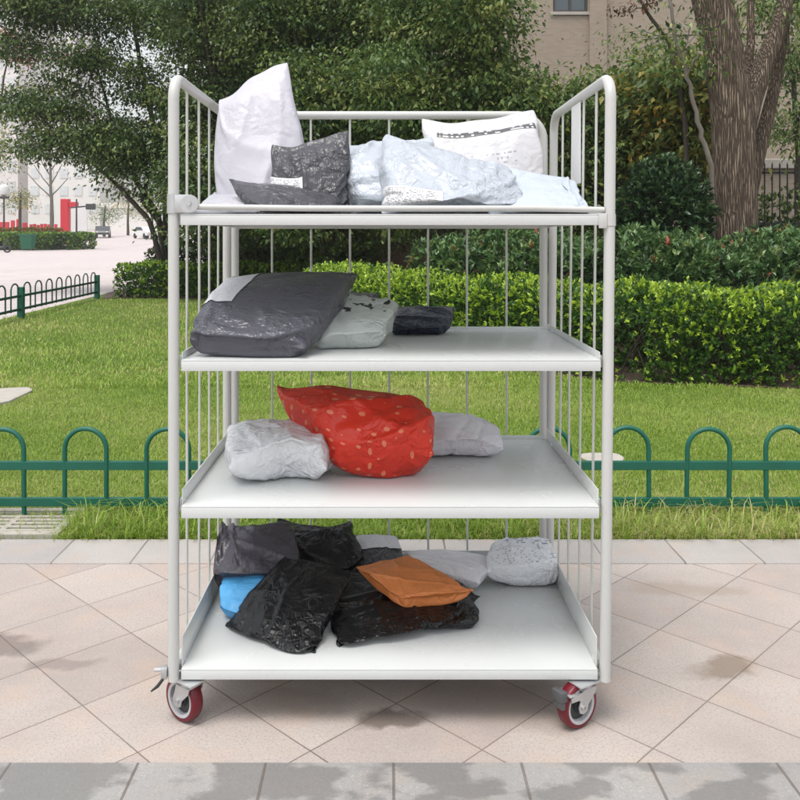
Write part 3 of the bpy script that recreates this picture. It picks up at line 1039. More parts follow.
    for st in range(steps):
        vel = (P - prev) * .86
        prev = P.copy()
        P = P + vel + grav
        # light inflation along the bag normal
        P += W4 * sgn[..., None] * .00002
        # keep the outline roughly where it was laid
        P[:, :, border] += (flat[:, :, border] - P[:, :, border]) * .09
        if st < steps - 12:
            L = np.zeros_like(P)
            L[:, :, 1:-1] += P[:, :, 2:] + P[:, :, :-2] - 2 * P[:, :, 1:-1]
            L[:, :, :, 1:-1] += P[:, :, :, 2:] + P[:, :, :, :-2] - 2 * P[:, :, :, 1:-1]
            P += L * .035
        for _i in range(iters):
            for a, b, r, s in C2:
                d = P[b] - P[a]
                l = np.sqrt((d * d).sum(-1, keepdims=True)) + 1e-9
                k = (.5 * s) * (1 - r / l)
                # film resists stretch fully, compression only weakly
                k = np.where(k < 0, k * .75, k)
                d *= k
                P[a] += d
                P[b] -= d
            m = (P[:, 0][:, border] + P[:, 1][:, border]) * .5
            P[:, 0][:, border] = m
            P[:, 1][:, border] = m
            w = ((P - flat) * W4).sum(-1) * sgn
            low = lo[:, None] * .90
            hi = lo[:, None] * 1.05 + .007
            P += (W4 * sgn[..., None]) * (np.maximum(low - w, 0) - np.maximum(w - hi, 0))[..., None] * .8
            P[..., 2] = np.maximum(P[..., 2], fl)
            P[..., 1] = np.minimum(P[..., 1], ZR - .034)
            P[..., 0] = np.clip(P[..., 0], XL + .03, XR - .022)
    L = np.zeros_like(P)
    L[:, :, 1:-1] += P[:, :, 2:] + P[:, :, :-2] - 2 * P[:, :, 1:-1]
    L[:, :, :, 1:-1] += P[:, :, :, 2:] + P[:, :, :, :-2] - 2 * P[:, :, :, 1:-1]
    P += L * .04
    P[..., 2] = np.maximum(P[..., 2], fl)
    for s in (0, 1):
        P[:, s][:, border] = (P[:, 0][:, border] + P[:, 1][:, border]) * .5
    return P


def build_bags():
    P = solve(BAGS)
    n = N_
    idx0 = np.arange(n * n).reshape(n, n)
    inner = np.zeros((n, n), bool)
    inner[1:-1, 1:-1] = True
    idx1 = idx0.copy()
    idx1[inner] = n * n + np.arange(inner.sum())
    f0 = np.stack([idx0[:-1, :-1], idx0[1:, :-1], idx0[1:, 1:], idx0[:-1, 1:]], -1).reshape(-1, 4)
    f1 = np.stack([idx1[:-1, :-1], idx1[:-1, 1:], idx1[1:, 1:], idx1[1:, :-1]], -1).reshape(-1, 4)
    Fq = np.concatenate([f0, f1])
    g = np.linspace(0, 1, n)
    Uu, Vv = np.meshgrid(g, g, indexing='ij')
    uvv = np.concatenate([np.stack([Uu, Vv], -1).reshape(-1, 2), np.stack([Uu, Vv], -1)[inner]])
    for b, (nm, cs, T, z, mt, e, pw, label, labs) in enumerate(BAGS):
        V = np.concatenate([P[b, 0].reshape(-1, 3), P[b, 1][inner]])
        org = Vector((float(V[:, 0].mean()), float(V[:, 1].mean()), float(V[:, 2].min())))
        me = raw_mesh('parcel', V - np.array(org), Fq, 4)
        ul = me.uv_layers.new(name='UVMap')
        ul.data.foreach_set('uv', uvv[Fq.ravel()].astype(np.float32).ravel())
        o = link_mesh('parcel', me, FM[mt], smooth=True, origin=(0, 0, 0))
        o.location = org
        md = o.modifiers.new('smooth', 'SUBSURF')
        md.levels, md.render_levels = 0, 1
        props(o, label, 'parcel', G)
        A = P[b, 0] - np.array(org)
        nr = nrm(np.cross(np.gradient(A, axis=0), np.gradient(A, axis=1)))
        for (u0, u1, v0, v1, lm) in labs:
            mu, mv = 22, 22
            su, sv = np.meshgrid(np.linspace(u0, u1, mu), np.linspace(v0, v1, mv), indexing='ij')
            def samp(Q):
                x, y = su * (n - 1), sv * (n - 1)
                i, j = np.clip(x.astype(int), 0, n - 2), np.clip(y.astype(int), 0, n - 2)
                fx, fy = (x - i)[..., None], (y - j)[..., None]
                return Q[i, j] * (1 - fx) * (1 - fy) + Q[i + 1, j] * fx * (1 - fy) + Q[i, j + 1] * (1 - fx) * fy + Q[i + 1, j + 1] * fx * fy
            Lp = samp(A) + samp(nr) * .0022
            for _k in range(2):
                Lp[1:-1, 1:-1] = .5 * Lp[1:-1, 1:-1] + .125 * (Lp[2:, 1:-1] + Lp[:-2, 1:-1] + Lp[1:-1, 2:] + Lp[1:-1, :-2])
            ii = np.arange(mu * mv).reshape(mu, mv)
            fq = np.stack([ii[:-1, :-1], ii[1:, :-1], ii[1:, 1:], ii[:-1, 1:]], -1).reshape(-1, 4)
            ml = raw_mesh('label', Lp.reshape(-1, 3), fq, 4)
            ul = ml.uv_layers.new(name='UVMap')
            w = np.stack([(su - u0) / (u1 - u0), (sv - v0) / (v1 - v0)], -1).reshape(-1, 2)
            ul.data.foreach_set('uv', w[fq.ravel()].astype(np.float32).ravel())
            link_mesh('shipping_label', ml, lm, o, True)


build_bags()

# ------------------------------------------------------------------ green hoop fence in front of the lawn
FY = 3.8
fc = empty('hoop_fence', (0, FY, 0), 'dark green steel hoop fence running along the kerb behind the trolley', 'fence')
PO = .1862
x0 = (63 - VX) * FY / F
for z, h in ((.225, .038), (.064, .038)):
    MB().box((-8, -.011, z - h / 2), (8, .011, z + h / 2), .0025).build('rail', M_fence, fc)
hoop = None
xs = [(85.5 + 82.5 * k - VX) * FY / F for k in range(-6, 5)] + [(707.5 + 79.6 * k - VX) * FY / F for k in range(-3, 6)]
for xc in xs:
    if hoop is None:
        r = PO / 2
        pts = [(-r, 0, -.05), (-r, 0, .30)] + [(-r * math.cos(t), 0, .30 + r * .98 * math.sin(t)) for t in np.linspace(.12, math.pi - .12, 14)] + [(r, 0, .30), (r, 0, -.05)]
        hoop = MB().tube(pts, .0105, 10).build('hoop', M_fence, fc, True)
        h = hoop
    else:
        h = hoop.copy()
        COL.objects.link(h)
        h.parent = fc
    h.location = (xc, .0, random.uniform(-.006, .004))
    h.rotation_euler = (random.uniform(-.02, .02), random.uniform(-.012, .012), random.uniform(-.03, .03))

# drain grating, slabs in the lawn
dg = empty('drain_grate', gr(22, 523), 'pale concrete drain grating set in the verge below the fence', 'drain grate')
m = MB()
m.box((-.30, -.17, -.03), (.22, -.13, .012), .003).box((-.30, .13, -.03), (.22, .17, .012), .003)
m.box((.18, -.128, -.03), (.22, .128, .012), .003).box((-.30, -.128, -.03), (-.26, .128, .012), .003)
m.build('frame', M_stone, dg)
m = MB()
for k in range(6):
    m.box((-.255, -.115 + k * .044, -.03), (.175, -.095 + k * .044, .008), .002)
m.box((-.055, -.127, -.03), (-.03, .127, .006))
m.build('slats', M_stone, dg)
MB().box((-.259, -.129, -.05), (.179, .129, -.028)).build('pit', M_black, dg)


def slab(px, py, rx, ry, h, label, seed):
    c = gr(px, py)
    random.seed(seed)
    poly = []
    for k in range(14):
        t = k / 14 * 6.283
        poly.append((math.copysign(abs(math.cos(t)) ** .6, math.cos(t)) * rx * random.uniform(.92, 1.05), math.copysign(abs(math.sin(t)) ** .6, math.sin(t)) * ry * random.uniform(.92, 1.05)))
    n = len(poly)
    V = [(x, y, -.03) for x, y in poly] + [(x, y, h * .7) for x, y in poly] + [(x * .93, y * .93, h) for x, y in poly]
    Fc = [tuple(range(2 * n, 3 * n))] + [(i, (i + 1) % n, (i + 1) % n + n, i + n) for i in range(n)] + [(i + n, (i + 1) % n + n, (i + 1) % n + 2 * n, i + 2 * n) for i in range(n)]
    o = MB().add(V, Fc).build('stone_slab', M_stone, None, origin=(0, 0, 0))
    o.location = c
    props(o, label, 'slab', 'slabs set in the lawn')


slab(0, 397, .17, .36, .016, 'pale concrete slab lying flat in the lawn at the left edge', 3)
slab(602, 459, .12, .09, .014, 'flat pale stone in the grass right behind the hoop fence', 5)


# ------------------------------------------------------------------ foliage
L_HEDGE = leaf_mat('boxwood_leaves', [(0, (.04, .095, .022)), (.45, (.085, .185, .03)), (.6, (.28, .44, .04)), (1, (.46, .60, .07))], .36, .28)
L_PHOT = leaf_mat('photinia_leaves', [(0, (.045, .10, .035)), (.55, (.10, .185, .06)), (.86, (.18, .26, .08)), (.9, (.34, .06, .04)), (1, (.45, .12, .07))], .3, .18)
L_DARK = leaf_mat('evergreen_leaves', [(0, (.028, .058, .018)), (.4, (.062, .115, .03)), (.75, (.125, .19, .045)), (1, (.23, .27, .08))], .4, .25)
L_MID = leaf_mat('mid_green_leaves', [(0, (.036, .078, .022)), (.4, (.085, .155, .036)), (.75, (.17, .245, .055)), (1, (.30, .33, .10))], .42, .3)
L_BALL = leaf_mat('ball_shrub_leaves', [(0, (.022, .052, .022)), (.7, (.05, .10, .038)), (1, (.09, .155, .05))], .33, .15)
L_YEL = leaf_mat('yellowing_leaves', [(0, (.06, .11, .03)), (.45, (.14, .20, .045)), (.75, (.32, .30, .06)), (1, (.50, .30, .05))], .45, .35)
L_RED = leaf_mat('red_autumn_leaves', [(0, (.30, .05, .05)), (1, (.55, .12, .10))], .5, .3)
L_ORG = leaf_mat('orange_bedding_leaves', [(0, (.30, .06, .03)), (.5, (.30, .16, .03)), (1, (.10, .18, .03))], .5, .3)
M_bark = plain('dark_bark', (.055, .043, .033), .9, 0, .35, 12, .6, 60)
M_barkp = plain('pale_bark', (.16, .14, .115), .9, 0, .3, 10, .4, 60)


def shoots(pts, dirs, leaves, size, tints, spread=.8, width=.5, back=.05):
    """rosettes of leaves at shoot tips"""
    n = len(pts)
    C = np.repeat(pts, leaves, 0)
    D0 = np.repeat(nrm(dirs), leaves, 0)
    rnd = rng.normal(0, 1, C.shape)
    rnd -= D0 * (rnd * D0).sum(1, keepdims=True)
    rnd = nrm(rnd)
    sp = spread * (.35 + .9 * rng.random((n * leaves, 1)))
    D = nrm(D0 + rnd * sp)
    C = C - D0 * (back * rng.random((n * leaves, 1)))
    t = np.clip(np.repeat(tints, leaves) + rng.normal(0, .06, n * leaves), 0, 1)
    return leaf_arrays(C, D, size * (.6 + .7 * rng.random(n * leaves)), width, .3, .25, t)


def hedge(name, path, width, height, dens, leafsize, mat, label, cat, group=None, tint_fn=None, lumps=.06, leaves=7, spread=.8, wid=.5, core_mat=None):
    """a clipped hedge following a ground path: outer shoots, older inner leaves, stems"""
    path = [np.array(p, float) for p in path]
    seg = [np.linalg.norm(b - a) for a, b in zip(path, path[1:])]
    L = sum(seg)
    cum = np.concatenate([[0], np.cumsum(seg)])
    PX, PY = np.array([p[0] for p in path]), np.array([p[1] for p in path])
    def base(s):
        return np.stack([np.interp(s, cum, PX), np.interp(s, cum, PY)], -1)
    def fr(s):
        d = base(np.minimum(s + .05, L)) - base(np.maximum(s - .05, 0))
        d = nrm(d)
        return d, np.stack([-d[:, 1], d[:, 0]], -1)
    def surf(n, inset=0.0):
        s = rng.random(n) * L
        # around the section: 0 front foot .. top .. back foot
        per = height * 2 + width
        q = rng.random(n) * per
        lw = lumps * (np.sin(s * 4.3) * .5 + np.sin(s * 9.1 + 1) * .3 + rng.normal(0, .35, n))
        H, Wd = height + lw, width / 2 + lw * .6
        c = np.zeros((n, 2)); nm = np.zeros((n, 2))
        f = q < height
        c[f] = np.stack([-Wd[f], q[f] / height * H[f]], 1); nm[f] = (-1, .35)
        tp_ = (q >= height) & (q < height + width)
        c[tp_] = np.stack([((q[tp_] - height) / width * 2 - 1) * Wd[tp_], H[tp_]], 1); nm[tp_] = (0, 1)
        bk = q >= height + width
        c[bk] = np.stack([Wd[bk], (q[bk] - height - width) / height * H[bk]], 1); nm[bk] = (1, .35)
        # round the shoulders
        ax, az = np.abs(c[:, 0]) / Wd, c[:, 1] / H
        k = np.clip((ax ** 5 + np.clip(az, 0, 1) ** 5) ** .2, .8, 1.2)
        c = c / k[:, None] * (1 - inset * rng.random(n))[:, None]
        d, sd = fr(s)
        b = base(s)
        p = np.stack([b[:, 0] + sd[:, 0] * -c[:, 0] * -1, b[:, 1] + sd[:, 1] * c[:, 0], np.maximum(c[:, 1], .03)], 1)
        nv = np.stack([sd[:, 0] * nm[:, 0], sd[:, 1] * nm[:, 0], nm[:, 1] + .35], 1)
        return p, nv, s, tp_
    area = L * (2 * height + width)
    n = int(area * dens)
    p, nv, s, top = surf(n)
    nv = nrm(nv) + rng.normal(0, .35, nv.shape)
    t = tint_fn(p, s, top) if tint_fn else rng.random(n) * .5 + .4
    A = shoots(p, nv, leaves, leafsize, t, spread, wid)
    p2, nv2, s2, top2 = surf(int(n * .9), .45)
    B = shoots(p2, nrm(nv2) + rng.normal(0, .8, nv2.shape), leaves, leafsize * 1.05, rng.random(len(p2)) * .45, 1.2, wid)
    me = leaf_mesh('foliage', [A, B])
    org = Vector((float(PX.mean()), float(PY.mean()), 0))
    root = empty(name, org, label, cat, group)
    me.transform(Matrix.Translation(-org))
    link_mesh('foliage', me, mat, root)
    m = MB()
    for k in range(int(L / .16)):
        sx = (k + .5) * .16 + random.uniform(-.05, .05)
        b = base(np.array([sx]))[0]
        for _j in range(3):
            top_ = (b[0] + random.uniform(-1, 1) * width * .38 - org.x, b[1] + random.uniform(-1, 1) * width * .38 - org.y, height * random.uniform(.55, .9))
            bx, by = b[0] + random.uniform(-.08, .08) - org.x, b[1] + random.uniform(-.08, .08) - org.y
            m.tube([(bx, by, -.02), ((bx + top_[0]) / 2 + random.uniform(-.03, .03), (by + top_[1]) / 2, top_[2] * .5), top_], [.009, .006, .003], 5)
    m.build('stem', M_bark, root)
    return root


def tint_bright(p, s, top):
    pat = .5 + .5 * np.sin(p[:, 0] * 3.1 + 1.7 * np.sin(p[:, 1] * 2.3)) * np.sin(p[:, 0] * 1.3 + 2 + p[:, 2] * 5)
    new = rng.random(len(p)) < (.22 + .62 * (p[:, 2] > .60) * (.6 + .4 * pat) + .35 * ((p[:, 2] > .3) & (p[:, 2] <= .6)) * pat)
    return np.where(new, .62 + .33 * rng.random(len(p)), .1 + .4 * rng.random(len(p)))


hw = .48
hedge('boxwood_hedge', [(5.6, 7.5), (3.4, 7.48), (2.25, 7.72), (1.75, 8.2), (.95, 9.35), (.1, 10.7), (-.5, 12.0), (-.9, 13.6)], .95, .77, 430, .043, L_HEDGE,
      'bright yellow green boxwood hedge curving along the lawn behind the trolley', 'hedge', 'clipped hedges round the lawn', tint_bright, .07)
hedge('boxwood_hedge', [(-1.3, 17.4), (-3.2, 17.5), (-5.4, 17.5)], 1.0, .66, 230, .06, L_HEDGE,
      'low green clipped hedge at the far left corner of the lawn by the road', 'hedge', 'clipped hedges round the lawn',
      lambda p, s, t: np.where(rng.random(len(p)) < .25 + .3 * (p[:, 2] > .5), .56 + .25 * rng.random(len(p)), .15 + .35 * rng.random(len(p))), .05)


def tint_phot(p, s, top):
    r = rng.random(len(p))
    return np.where(r > .988, .95, .15 + .68 * rng.random(len(p)))


hedge('photinia_hedge', [(6.2, 9.3), (3.6, 9.3), (2.6, 9.6), (1.7, 10.3), (1.0, 11.3)], 2.0, 1.16, 165, .085, L_PHOT,
      'taller dark green photinia hedge with a few red tips, behind the bright hedge', 'hedge', 'clipped hedges round the lawn', tint_phot, .14, 8, .95, .4)
hedge('dark_shrub_hedge', [(-.4, 15.5), (-2.0, 18.6), (-5.2, 19.4)], 1.2, 1.0, 120, .075, L_DARK,
      'dark green shrub hedge under the trees, seen below the top shelf', 'hedge', 'clipped hedges round the lawn', None, .12, 7, 1.0, .5)


def blob_points(n, c, r, shell=.35):
    d = nrm(rng.normal(0, 1, (n, 3)))
    k = (1 - shell * rng.random((n, 1)) ** 1.3)
    return c + d * np.array(r) * k, d


def ball_shrub():
    c = np.array([(663 - VX) * 11.0 / F, 11.0, 1.35])
    root = empty('ball_shrub', (c[0], c[1], 0), 'rounded dark green clipped shrub left of the big tree trunk', 'shrub')
    p, d = blob_points(2600, np.zeros(3), (.63, .63, .92), .5)
    p[:, 2] += 1.35
    lum = 1 + .06 * np.sin(d[:, 0] * 7 + d[:, 2] * 5)[:, None]
    p[:, :2] *= lum
    p[:, 2] = np.maximum(p[:, 2], .1)
    me = leaf_mesh('foliage', [shoots(p, d + np.array([0, 0, .4]) + rng.normal(0, .3, d.shape), 8, .075, rng.random(len(p)), .9, .5)])
    link_mesh('foliage', me, L_BALL, root)
    m = MB()
    for k in range(7):
        a = k * .9
        m.tube([(.03 * math.cos(a), .03 * math.sin(a), -.02), (.2 * math.cos(a), .2 * math.sin(a), .7), (.35 * math.cos(a), .35 * math.sin(a), 1.6)], [.03, .02, .008], 6)
    m.build('stem', M_bark, root)


ball_shrub()


def tree(name, label, base, stems, blobs, leafmat, barkmat=None, leaf=.075, per=30, group='trees behind the lawn', twigs=True, extra=None, trunk_r=.07, cl=.30, wid=.42, cat='tree'):
    """stems: polylines (world points) from the base; blobs: (centre, radii, clusters)"""
    base = Vector(base)
    bn = np.array(base)
    root = empty(name, base, label, cat, group)
    m = MB()
    nodes = []
    for st in stems:
        pts = [Vector(p) - base for p in st['p']]
        r0, r1 = st.get('r', (trunk_r, trunk_r * .35))
        fine = []
        for a, b in zip(pts, pts[1:]):
            for k in range(5):
                fine.append(a.lerp(b, k / 5) + Vector((random.uniform(-1, 1), random.uniform(-1, 1), 0)) * .02)
        fine.append(pts[-1])
        rs = [r0 + (r1 - r0) * i / (len(fine) - 1) for i in range(len(fine))]
        m.tube(fine, rs, 10, wob=.12)
        nodes += [(q, r) for q, r in zip(fine, rs)][len(fine) // 4:]
    nn = np.array([tuple(q) for q, _ in nodes])
    parts, mtw = [], MB()
    for c, r, k in blobs:
        cen = np.array(c) - bn
        p, d = blob_points(k, np.zeros(3), r, .75)
        p = p + cen
        # a limb into the blob from the nearest stem point, then twigs to its clusters
        i = int(np.argmin(np.linalg.norm(nn - (cen - np.array([0, 0, r[2] * .6])), axis=1)))
        a = Vector(nn[i]); rr = max(nodes[i][1] * .6, .012)
        ce = Vector(cen)
        mid = a.lerp(ce, .5) + Vector((random.uniform(-.15, .15), random.uniform(-.15, .15), random.uniform(-.1, .2)))
        m.tube([a, mid, ce], [rr, rr * .7, rr * .4], 7)
        for q in p[:: (3 if twigs else 10 ** 6)]:
            q = Vector(q)
            f = random.uniform(.2, .9)
            s0 = mid.lerp(ce, f)
            m.tube([s0, s0.lerp(q, .5) + Vector((0, 0, random.uniform(-.05, .12))), q], [.010, .006, .003], 4, caps=False)
        tt = np.clip(.5 + .30 * rng.normal(size=k), 0, 1)
        C = np.repeat(p, per, 0)
        off = rng.normal(0, 1, (k * per, 3)) * np.array([cl * 1.2, cl * 1.2, cl * .34])
        D = nrm(off + np.array([0, 0, -.25]) + rng.normal(0, .35, off.shape))
        parts.append(leaf_arrays(C + off, D, leaf * (.6 + .8 * rng.random(k * per)), wid, .25, .35, np.clip(np.repeat(tt, per) + rng.normal(0, .13, k * per), 0, 1)))
    link_mesh('crown', leaf_mesh('crown', parts), leafmat, root)
    m.build('trunk', barkmat or M_bark, root, True)
    if extra:
        extra(root, base)
    return root


def pb(px0, py0, px1, py1, Y, dy, k):
    """crown clump: spans a photo rectangle at distance Y, dy deep"""
    c = at((px0 + px1) / 2, (py0 + py1) / 2, Y)
    return (tuple(c), (abs(px1 - px0) / 2 * Y / F, dy, abs(py1 - py0) / 2 * Y / F), k)


# left tree: several thin stems leaning over the lawn, airy crown with sky gaps
Y = 18.5
b = (at(170, 250, Y).x, Y, 0)
stm = []
for pts, r in (([(170, 250), (150, 222), (122, 190), (88, 160), (60, 148)], (.07, .02)), ([(172, 250), (158, 215), (135, 180), (112, 120), (95, 60)], (.08, .02)),
               ([(174, 250), (166, 205), (158, 150), (140, 60), (128, -10)], (.09, .03)), ([(176, 250), (178, 200), (185, 120), (196, 30)], (.09, .03)),
               ([(173, 250), (160, 225), (142, 200), (150, 170), (128, 140)], (.06, .02))):
    stm.append({'p': [b] + [tuple(at(x, y, Y + random.uniform(-.5, .5))) for x, y in pts[1:]], 'r': r})
tree('leaning_tree', 'multi stemmed tree with thin leaning stems and airy crown at the left by the road', b, stm,
     [pb(-10, -20, 40, 30, Y, .9, 36), pb(40, 60, 100, 120, Y, .9, 22), pb(20, -30, 90, 30, Y, 1.0, 60), pb(85, -25, 165, 45, Y, 1.0, 60), pb(-20, 20, 50, 70, Y, .9, 26), pb(60, 40, 130, 75, Y, .8, 26), pb(0, 85, 75, 135, Y, .9, 42),
      pb(60, 110, 135, 165, Y, 1.0, 70), pb(110, 60, 165, 110, Y, .8, 26), pb(100, 120, 168, 195, Y, .9, 66), pb(20, 130, 70, 160, Y, .7, 16), pb(150, 90, 185, 215, Y, .8, 50),
      pb(150, -20, 200, 60, Y, .8, 40)],
     L_DARK, M_bark, .09, 100, cl=.25, wid=.5)


# dense evergreen mass behind the trolley
def evergreen(px, Y, pxl, pxr, top, bot, k, label, mat=L_DARK, leaf=.08, bark=None, rows=3):
    bx = at(px, 235, Y).x
    st = []
    for _s in range(3):
        x2 = px + random.uniform(-.35, .35) * (pxr - pxl)
        st.append({'p': [(bx, Y, 0), tuple(at((px * 2 + x2) / 3, 190, Y)), tuple(at((px + x2) / 2, 100, Y + random.uniform(-.6, .6))), tuple(at(x2, top + 20, Y + random.uniform(-.8, .8)))], 'r': (.085, .02)})
    bl = []
    for r in range(rows):
        y0 = top + (bot - top) * r / rows
        y1 = top + (bot - top) * (r + 1) / rows
        cols = 2
        for c in range(cols):
            a = pxl + (pxr - pxl) * c / cols
            e = pxl + (pxr - pxl) * (c + 1) / cols
            j = random.uniform(-12, 12)
            bl.append(pb(a - 14 + j, y0 - 14, e + 14 + j, y1 + 14, Y + random.uniform(-.7, .7), 1.2, int(k * 2.5) // (rows * cols)))
    return tree('evergreen_tree', label, (bx, Y, 0), st, bl, mat, bark or M_bark, leaf * 1.15, 62, cl=.21, wid=.5)


evergreen(232, 17.0, 172, 300, -30, 235, 330, 'dark evergreen tree just right of the leaning tree, behind the pointed white bag', L_DARK)
evergreen(330, 16.0, 272, 400, -30, 230, 330, 'olive green evergreen tree behind the middle of the trolley', L_MID)
evergreen(440, 15.0, 375, 505, -30, 225, 330, 'dark evergreen tree behind the printed white pillow parcel', L_MID, .085)
evergreen(560, 15.0, 500, 625, 85, 230, 230, 'lower leafy tree in front of the beige brick building beside the right post', L_MID, .085)
evergreen(300, 20.5, 180, 430, -60, 238, 420, 'tall dark tree furthest back behind the evergreen group', L_DARK, .10)
# yellowing shrub-like tree between trolley and big trunk
evergreen(650, 14.0, 618, 715, 70, 165, 120, 'yellowing young tree behind the rounded shrub', L_YEL, .11, M_barkp, 2)


def big_tree():
    Y = 11.5
    b = at(733, 238, Y)
    base = Vector((b.x, Y, 0))
    root = empty('big_tree', base, 'big forked tree with thick fissured brown trunk at the right', 'tree', 'trees behind the lawn')
    N = NT('fissured_bark')
    o = N.obj()
    wv = N.n('ShaderNodeVectorMath', operation='MULTIPLY_ADD')
    N.set(wv.inputs[0], N.noise(o, 3, 3, out=1)); wv.inputs[1].default_value = (.05, .05, .05); N.set(wv.inputs[2], o)
    q = N.mapping(wv.outputs[0], (1, 1, .055))
    e = N.vor(q, 40, 'DISTANCE_TO_EDGE')
    h = N.math('MINIMUM', N.math('MULTIPLY', e, 3.2), 1)
    h2 = N.noise(N.mapping(o, (1, 1, .2)), 40, 5, .65)
    hh = N.math('ADD', h, N.math('MULTIPLY', h2, .6))
    c = N.ramp(h, [(0, (.055, .04, .03)), (.5, (.21, .155, .115)), (1, (.38, .30, .225))])
    c = N.mix(N.math('MULTIPLY', N.noise(o, 4, 4), .5), c, (.11, .09, .07))
    N.bsdf(c, .9, 0, N.bump(hh, .9, .03), spec=.2)
    m = MB()
    def L(x, y, dY=0): return at(x, y, Y + dY) - base
    sc = Y / F
    m.tube([(0, 0, -.1), L(734, 232), L(735, 200), L(734, 160), L(733, 120), L(730, 95), L(725, 60), L(718, 25), L(708, -15), L(690, -90)],
           [25 * sc, 22.5 * sc, 21 * sc, 20.5 * sc, 20.5 * sc, 20 * sc, 18.5 * sc, 19 * sc, 18.5 * sc, 17 * sc], 28, wob=.05)
    m.tube([L(740, 135, .05), L(749, 100, .1), L(763, 65, .15), L(776, 35, .2), L(786, 5, .25), L(800, -60, .3)], [14 * sc, 13 * sc, 10 * sc, 9 * sc, 8 * sc, 7 * sc], 20, wob=.05)
    m.tube([L(738, 120, .12), L(746, 80, .22), L(751, 40, .35), L(750, -30, .45)], [8 * sc, 6 * sc, 4 * sc, 3 * sc], 16, wob=.05)
    m.tube([L(742, 236, .3), L(750, 190, .35), L(759, 150, .4), L(767, 118, .45), L(775, 85, .5), L(782, 50, .55), L(790, 5, .6)], [8 * sc, 8 * sc, 7.5 * sc, 7 * sc, 6 * sc, 4.5 * sc, 3 * sc], 14, wob=.05)
    m.tube([L(715, 74, -.02), L(709, 72, -.12)], [6 * sc, 4.5 * sc], 10, wob=.1)
    m.build('trunk', N.m, root, True)
    parts = []
    for c, r, k in [pb(768, -20, 830, 40, Y + .3, .7, 16), pb(775, 40, 825, 90, Y + .6, .6, 12), pb(690, 18, 735, 60, Y + .9, .4, 7), pb(735, -20, 775, 40, Y + .8, .5, 12), pb(640, -40, 760, -8, Y, .8, 16), pb(780, 95, 830, 150, Y + .8, .5, 8)]:
        p, d = blob_points(k, np.array(c) - np.array(base), r, .8)
        C = np.repeat(p, 26, 0); off = rng.normal(0, .17, C.shape)
        parts.append(leaf_arrays(C + off, off + np.array([0, 0, -.12]), .085 * (.6 + .8 * rng.random(len(C))), .4, .25, .4))
    link_mesh('crown', leaf_mesh('crown', parts), L_MID, root)


big_tree()
# slender sapling leaning left of the trunk, with sparse long leaves; and a thin branch with reddish leaves
Y = 11.0
b = at(713, 235, Y)
tree('slender_tree', 'slender sapling leaning left beside the big trunk', (b.x, Y, 0),
     [{'p': [(b.x, Y, 0), tuple(at(712, 165, Y)), tuple(at(700, 130, Y)), tuple(at(690, 85, Y)), tuple(at(678, 45, Y)), tuple(at(671, 0, Y)), tuple(at(668, -40, Y))], 'r': (.036, .017)}],
     [pb(660, 18, 715, 60, Y, .4, 9), pb(672, 55, 715, 80, Y, .3, 5), pb(640, 40, 690, 75, Y + .2, .4, 7)], L_MID, M_barkp, .09, 20, cl=.16)
b = at(690, 235, 12.6)
tree('slender_tree', 'thin dark sapling with reddish brown leaves at the top, in front of the brick building', (b.x, 12.6, 0),
     [{'p': [(b.x, 12.6, 0), tuple(at(686, 120, 12.6)), tuple(at(668, 40, 12.6)), tuple(at(642, 5, 12.6)), tuple(at(630, -30, 12.6))], 'r': (.035, .02)}],
     [pb(622, 2, 652, 14, 12.6, .3, 5), pb(640, -10, 665, 4, 12.6, .3, 4)], leaf_mat('bronze_leaves', [(0, (.05, .05, .02)), (1, (.16, .06, .04))]), M_bark, .08, 16, cl=.14)

hedge('dark_shrub_hedge', [(4.9, 14.2), (9.5, 14.2)], 1.0, 1.75, 95, .085, L_DARK,
      'loose dark shrubs growing directly behind the black iron railing', 'hedge', 'clipped hedges round the lawn', None, .3, 7, 1.0, .5)
b = at(800, 235, 15)
tree('slender_tree', 'leafy young tree behind the iron railing at the right edge', (b.x, 15, 0),
     [{'p': [(b.x, 15, 0), tuple(at(798, 150, 15)), tuple(at(790, 60, 15)), tuple(at(785, 0, 15))], 'r': (.06, .02)}],
     [pb(762, 90, 830, 150, 15, .7, 40), pb(768, 30, 830, 90, 15, .7, 46), pb(750, -20, 830, 35, 15.2, .7, 46), pb(600, 20, 680, 60, 16, .6, 14)], L_MID, M_bark, .085, 36, cl=.22)

# ------------------------------------------------------------------ buildings and walls behind
def brick_mat(name, a, b, mortar, scale, sq=.5):
    N = NT(name)
    x, y, z = N.sep(N.pos())
    cv = N.n('ShaderNodeCombineXYZ', {0: N.math('ADD', x, y), 1: z})
    br = N.n('ShaderNodeTexBrick', {'Scale': scale, 'Mortar Size': .012, 'Brick Width': .5, 'Row Height': .17, 'Color1': (*a, 1), 'Color2': (*b, 1), 'Mortar': (*mortar, 1)})
    N.set(br.inputs['Vector'], cv.outputs[0])
    d = N.noise(N.pos(), .7, 5)
    c = N.mix(N.math('MULTIPLY', d, .5), br.outputs[0], tuple(q * .75 for q in a))
    N.bsdf(c, .85, 0, N.bump(br.outputs['Fac'], -.3, .01), spec=.2)
    return N.m


M_brick = brick_mat('beige_brick', (.37, .305, .24), (.31, .255, .20), (.40, .35, .30), 2.9)
M_brick2 = brick_mat('red_brown_brick', (.16, .10, .075), (.13, .08, .06), (.2, .16, .13), 2.4)
BY = 24.0
bd = empty('brick_building', (8, BY, 0), 'beige brick building behind the trees at the right', 'building')


def bb(a, b, bev=0):
    return MB().box((a[0] - 8, a[1] - BY, a[2]), (b[0] - 8, b[1] - BY, b[2]), bev)


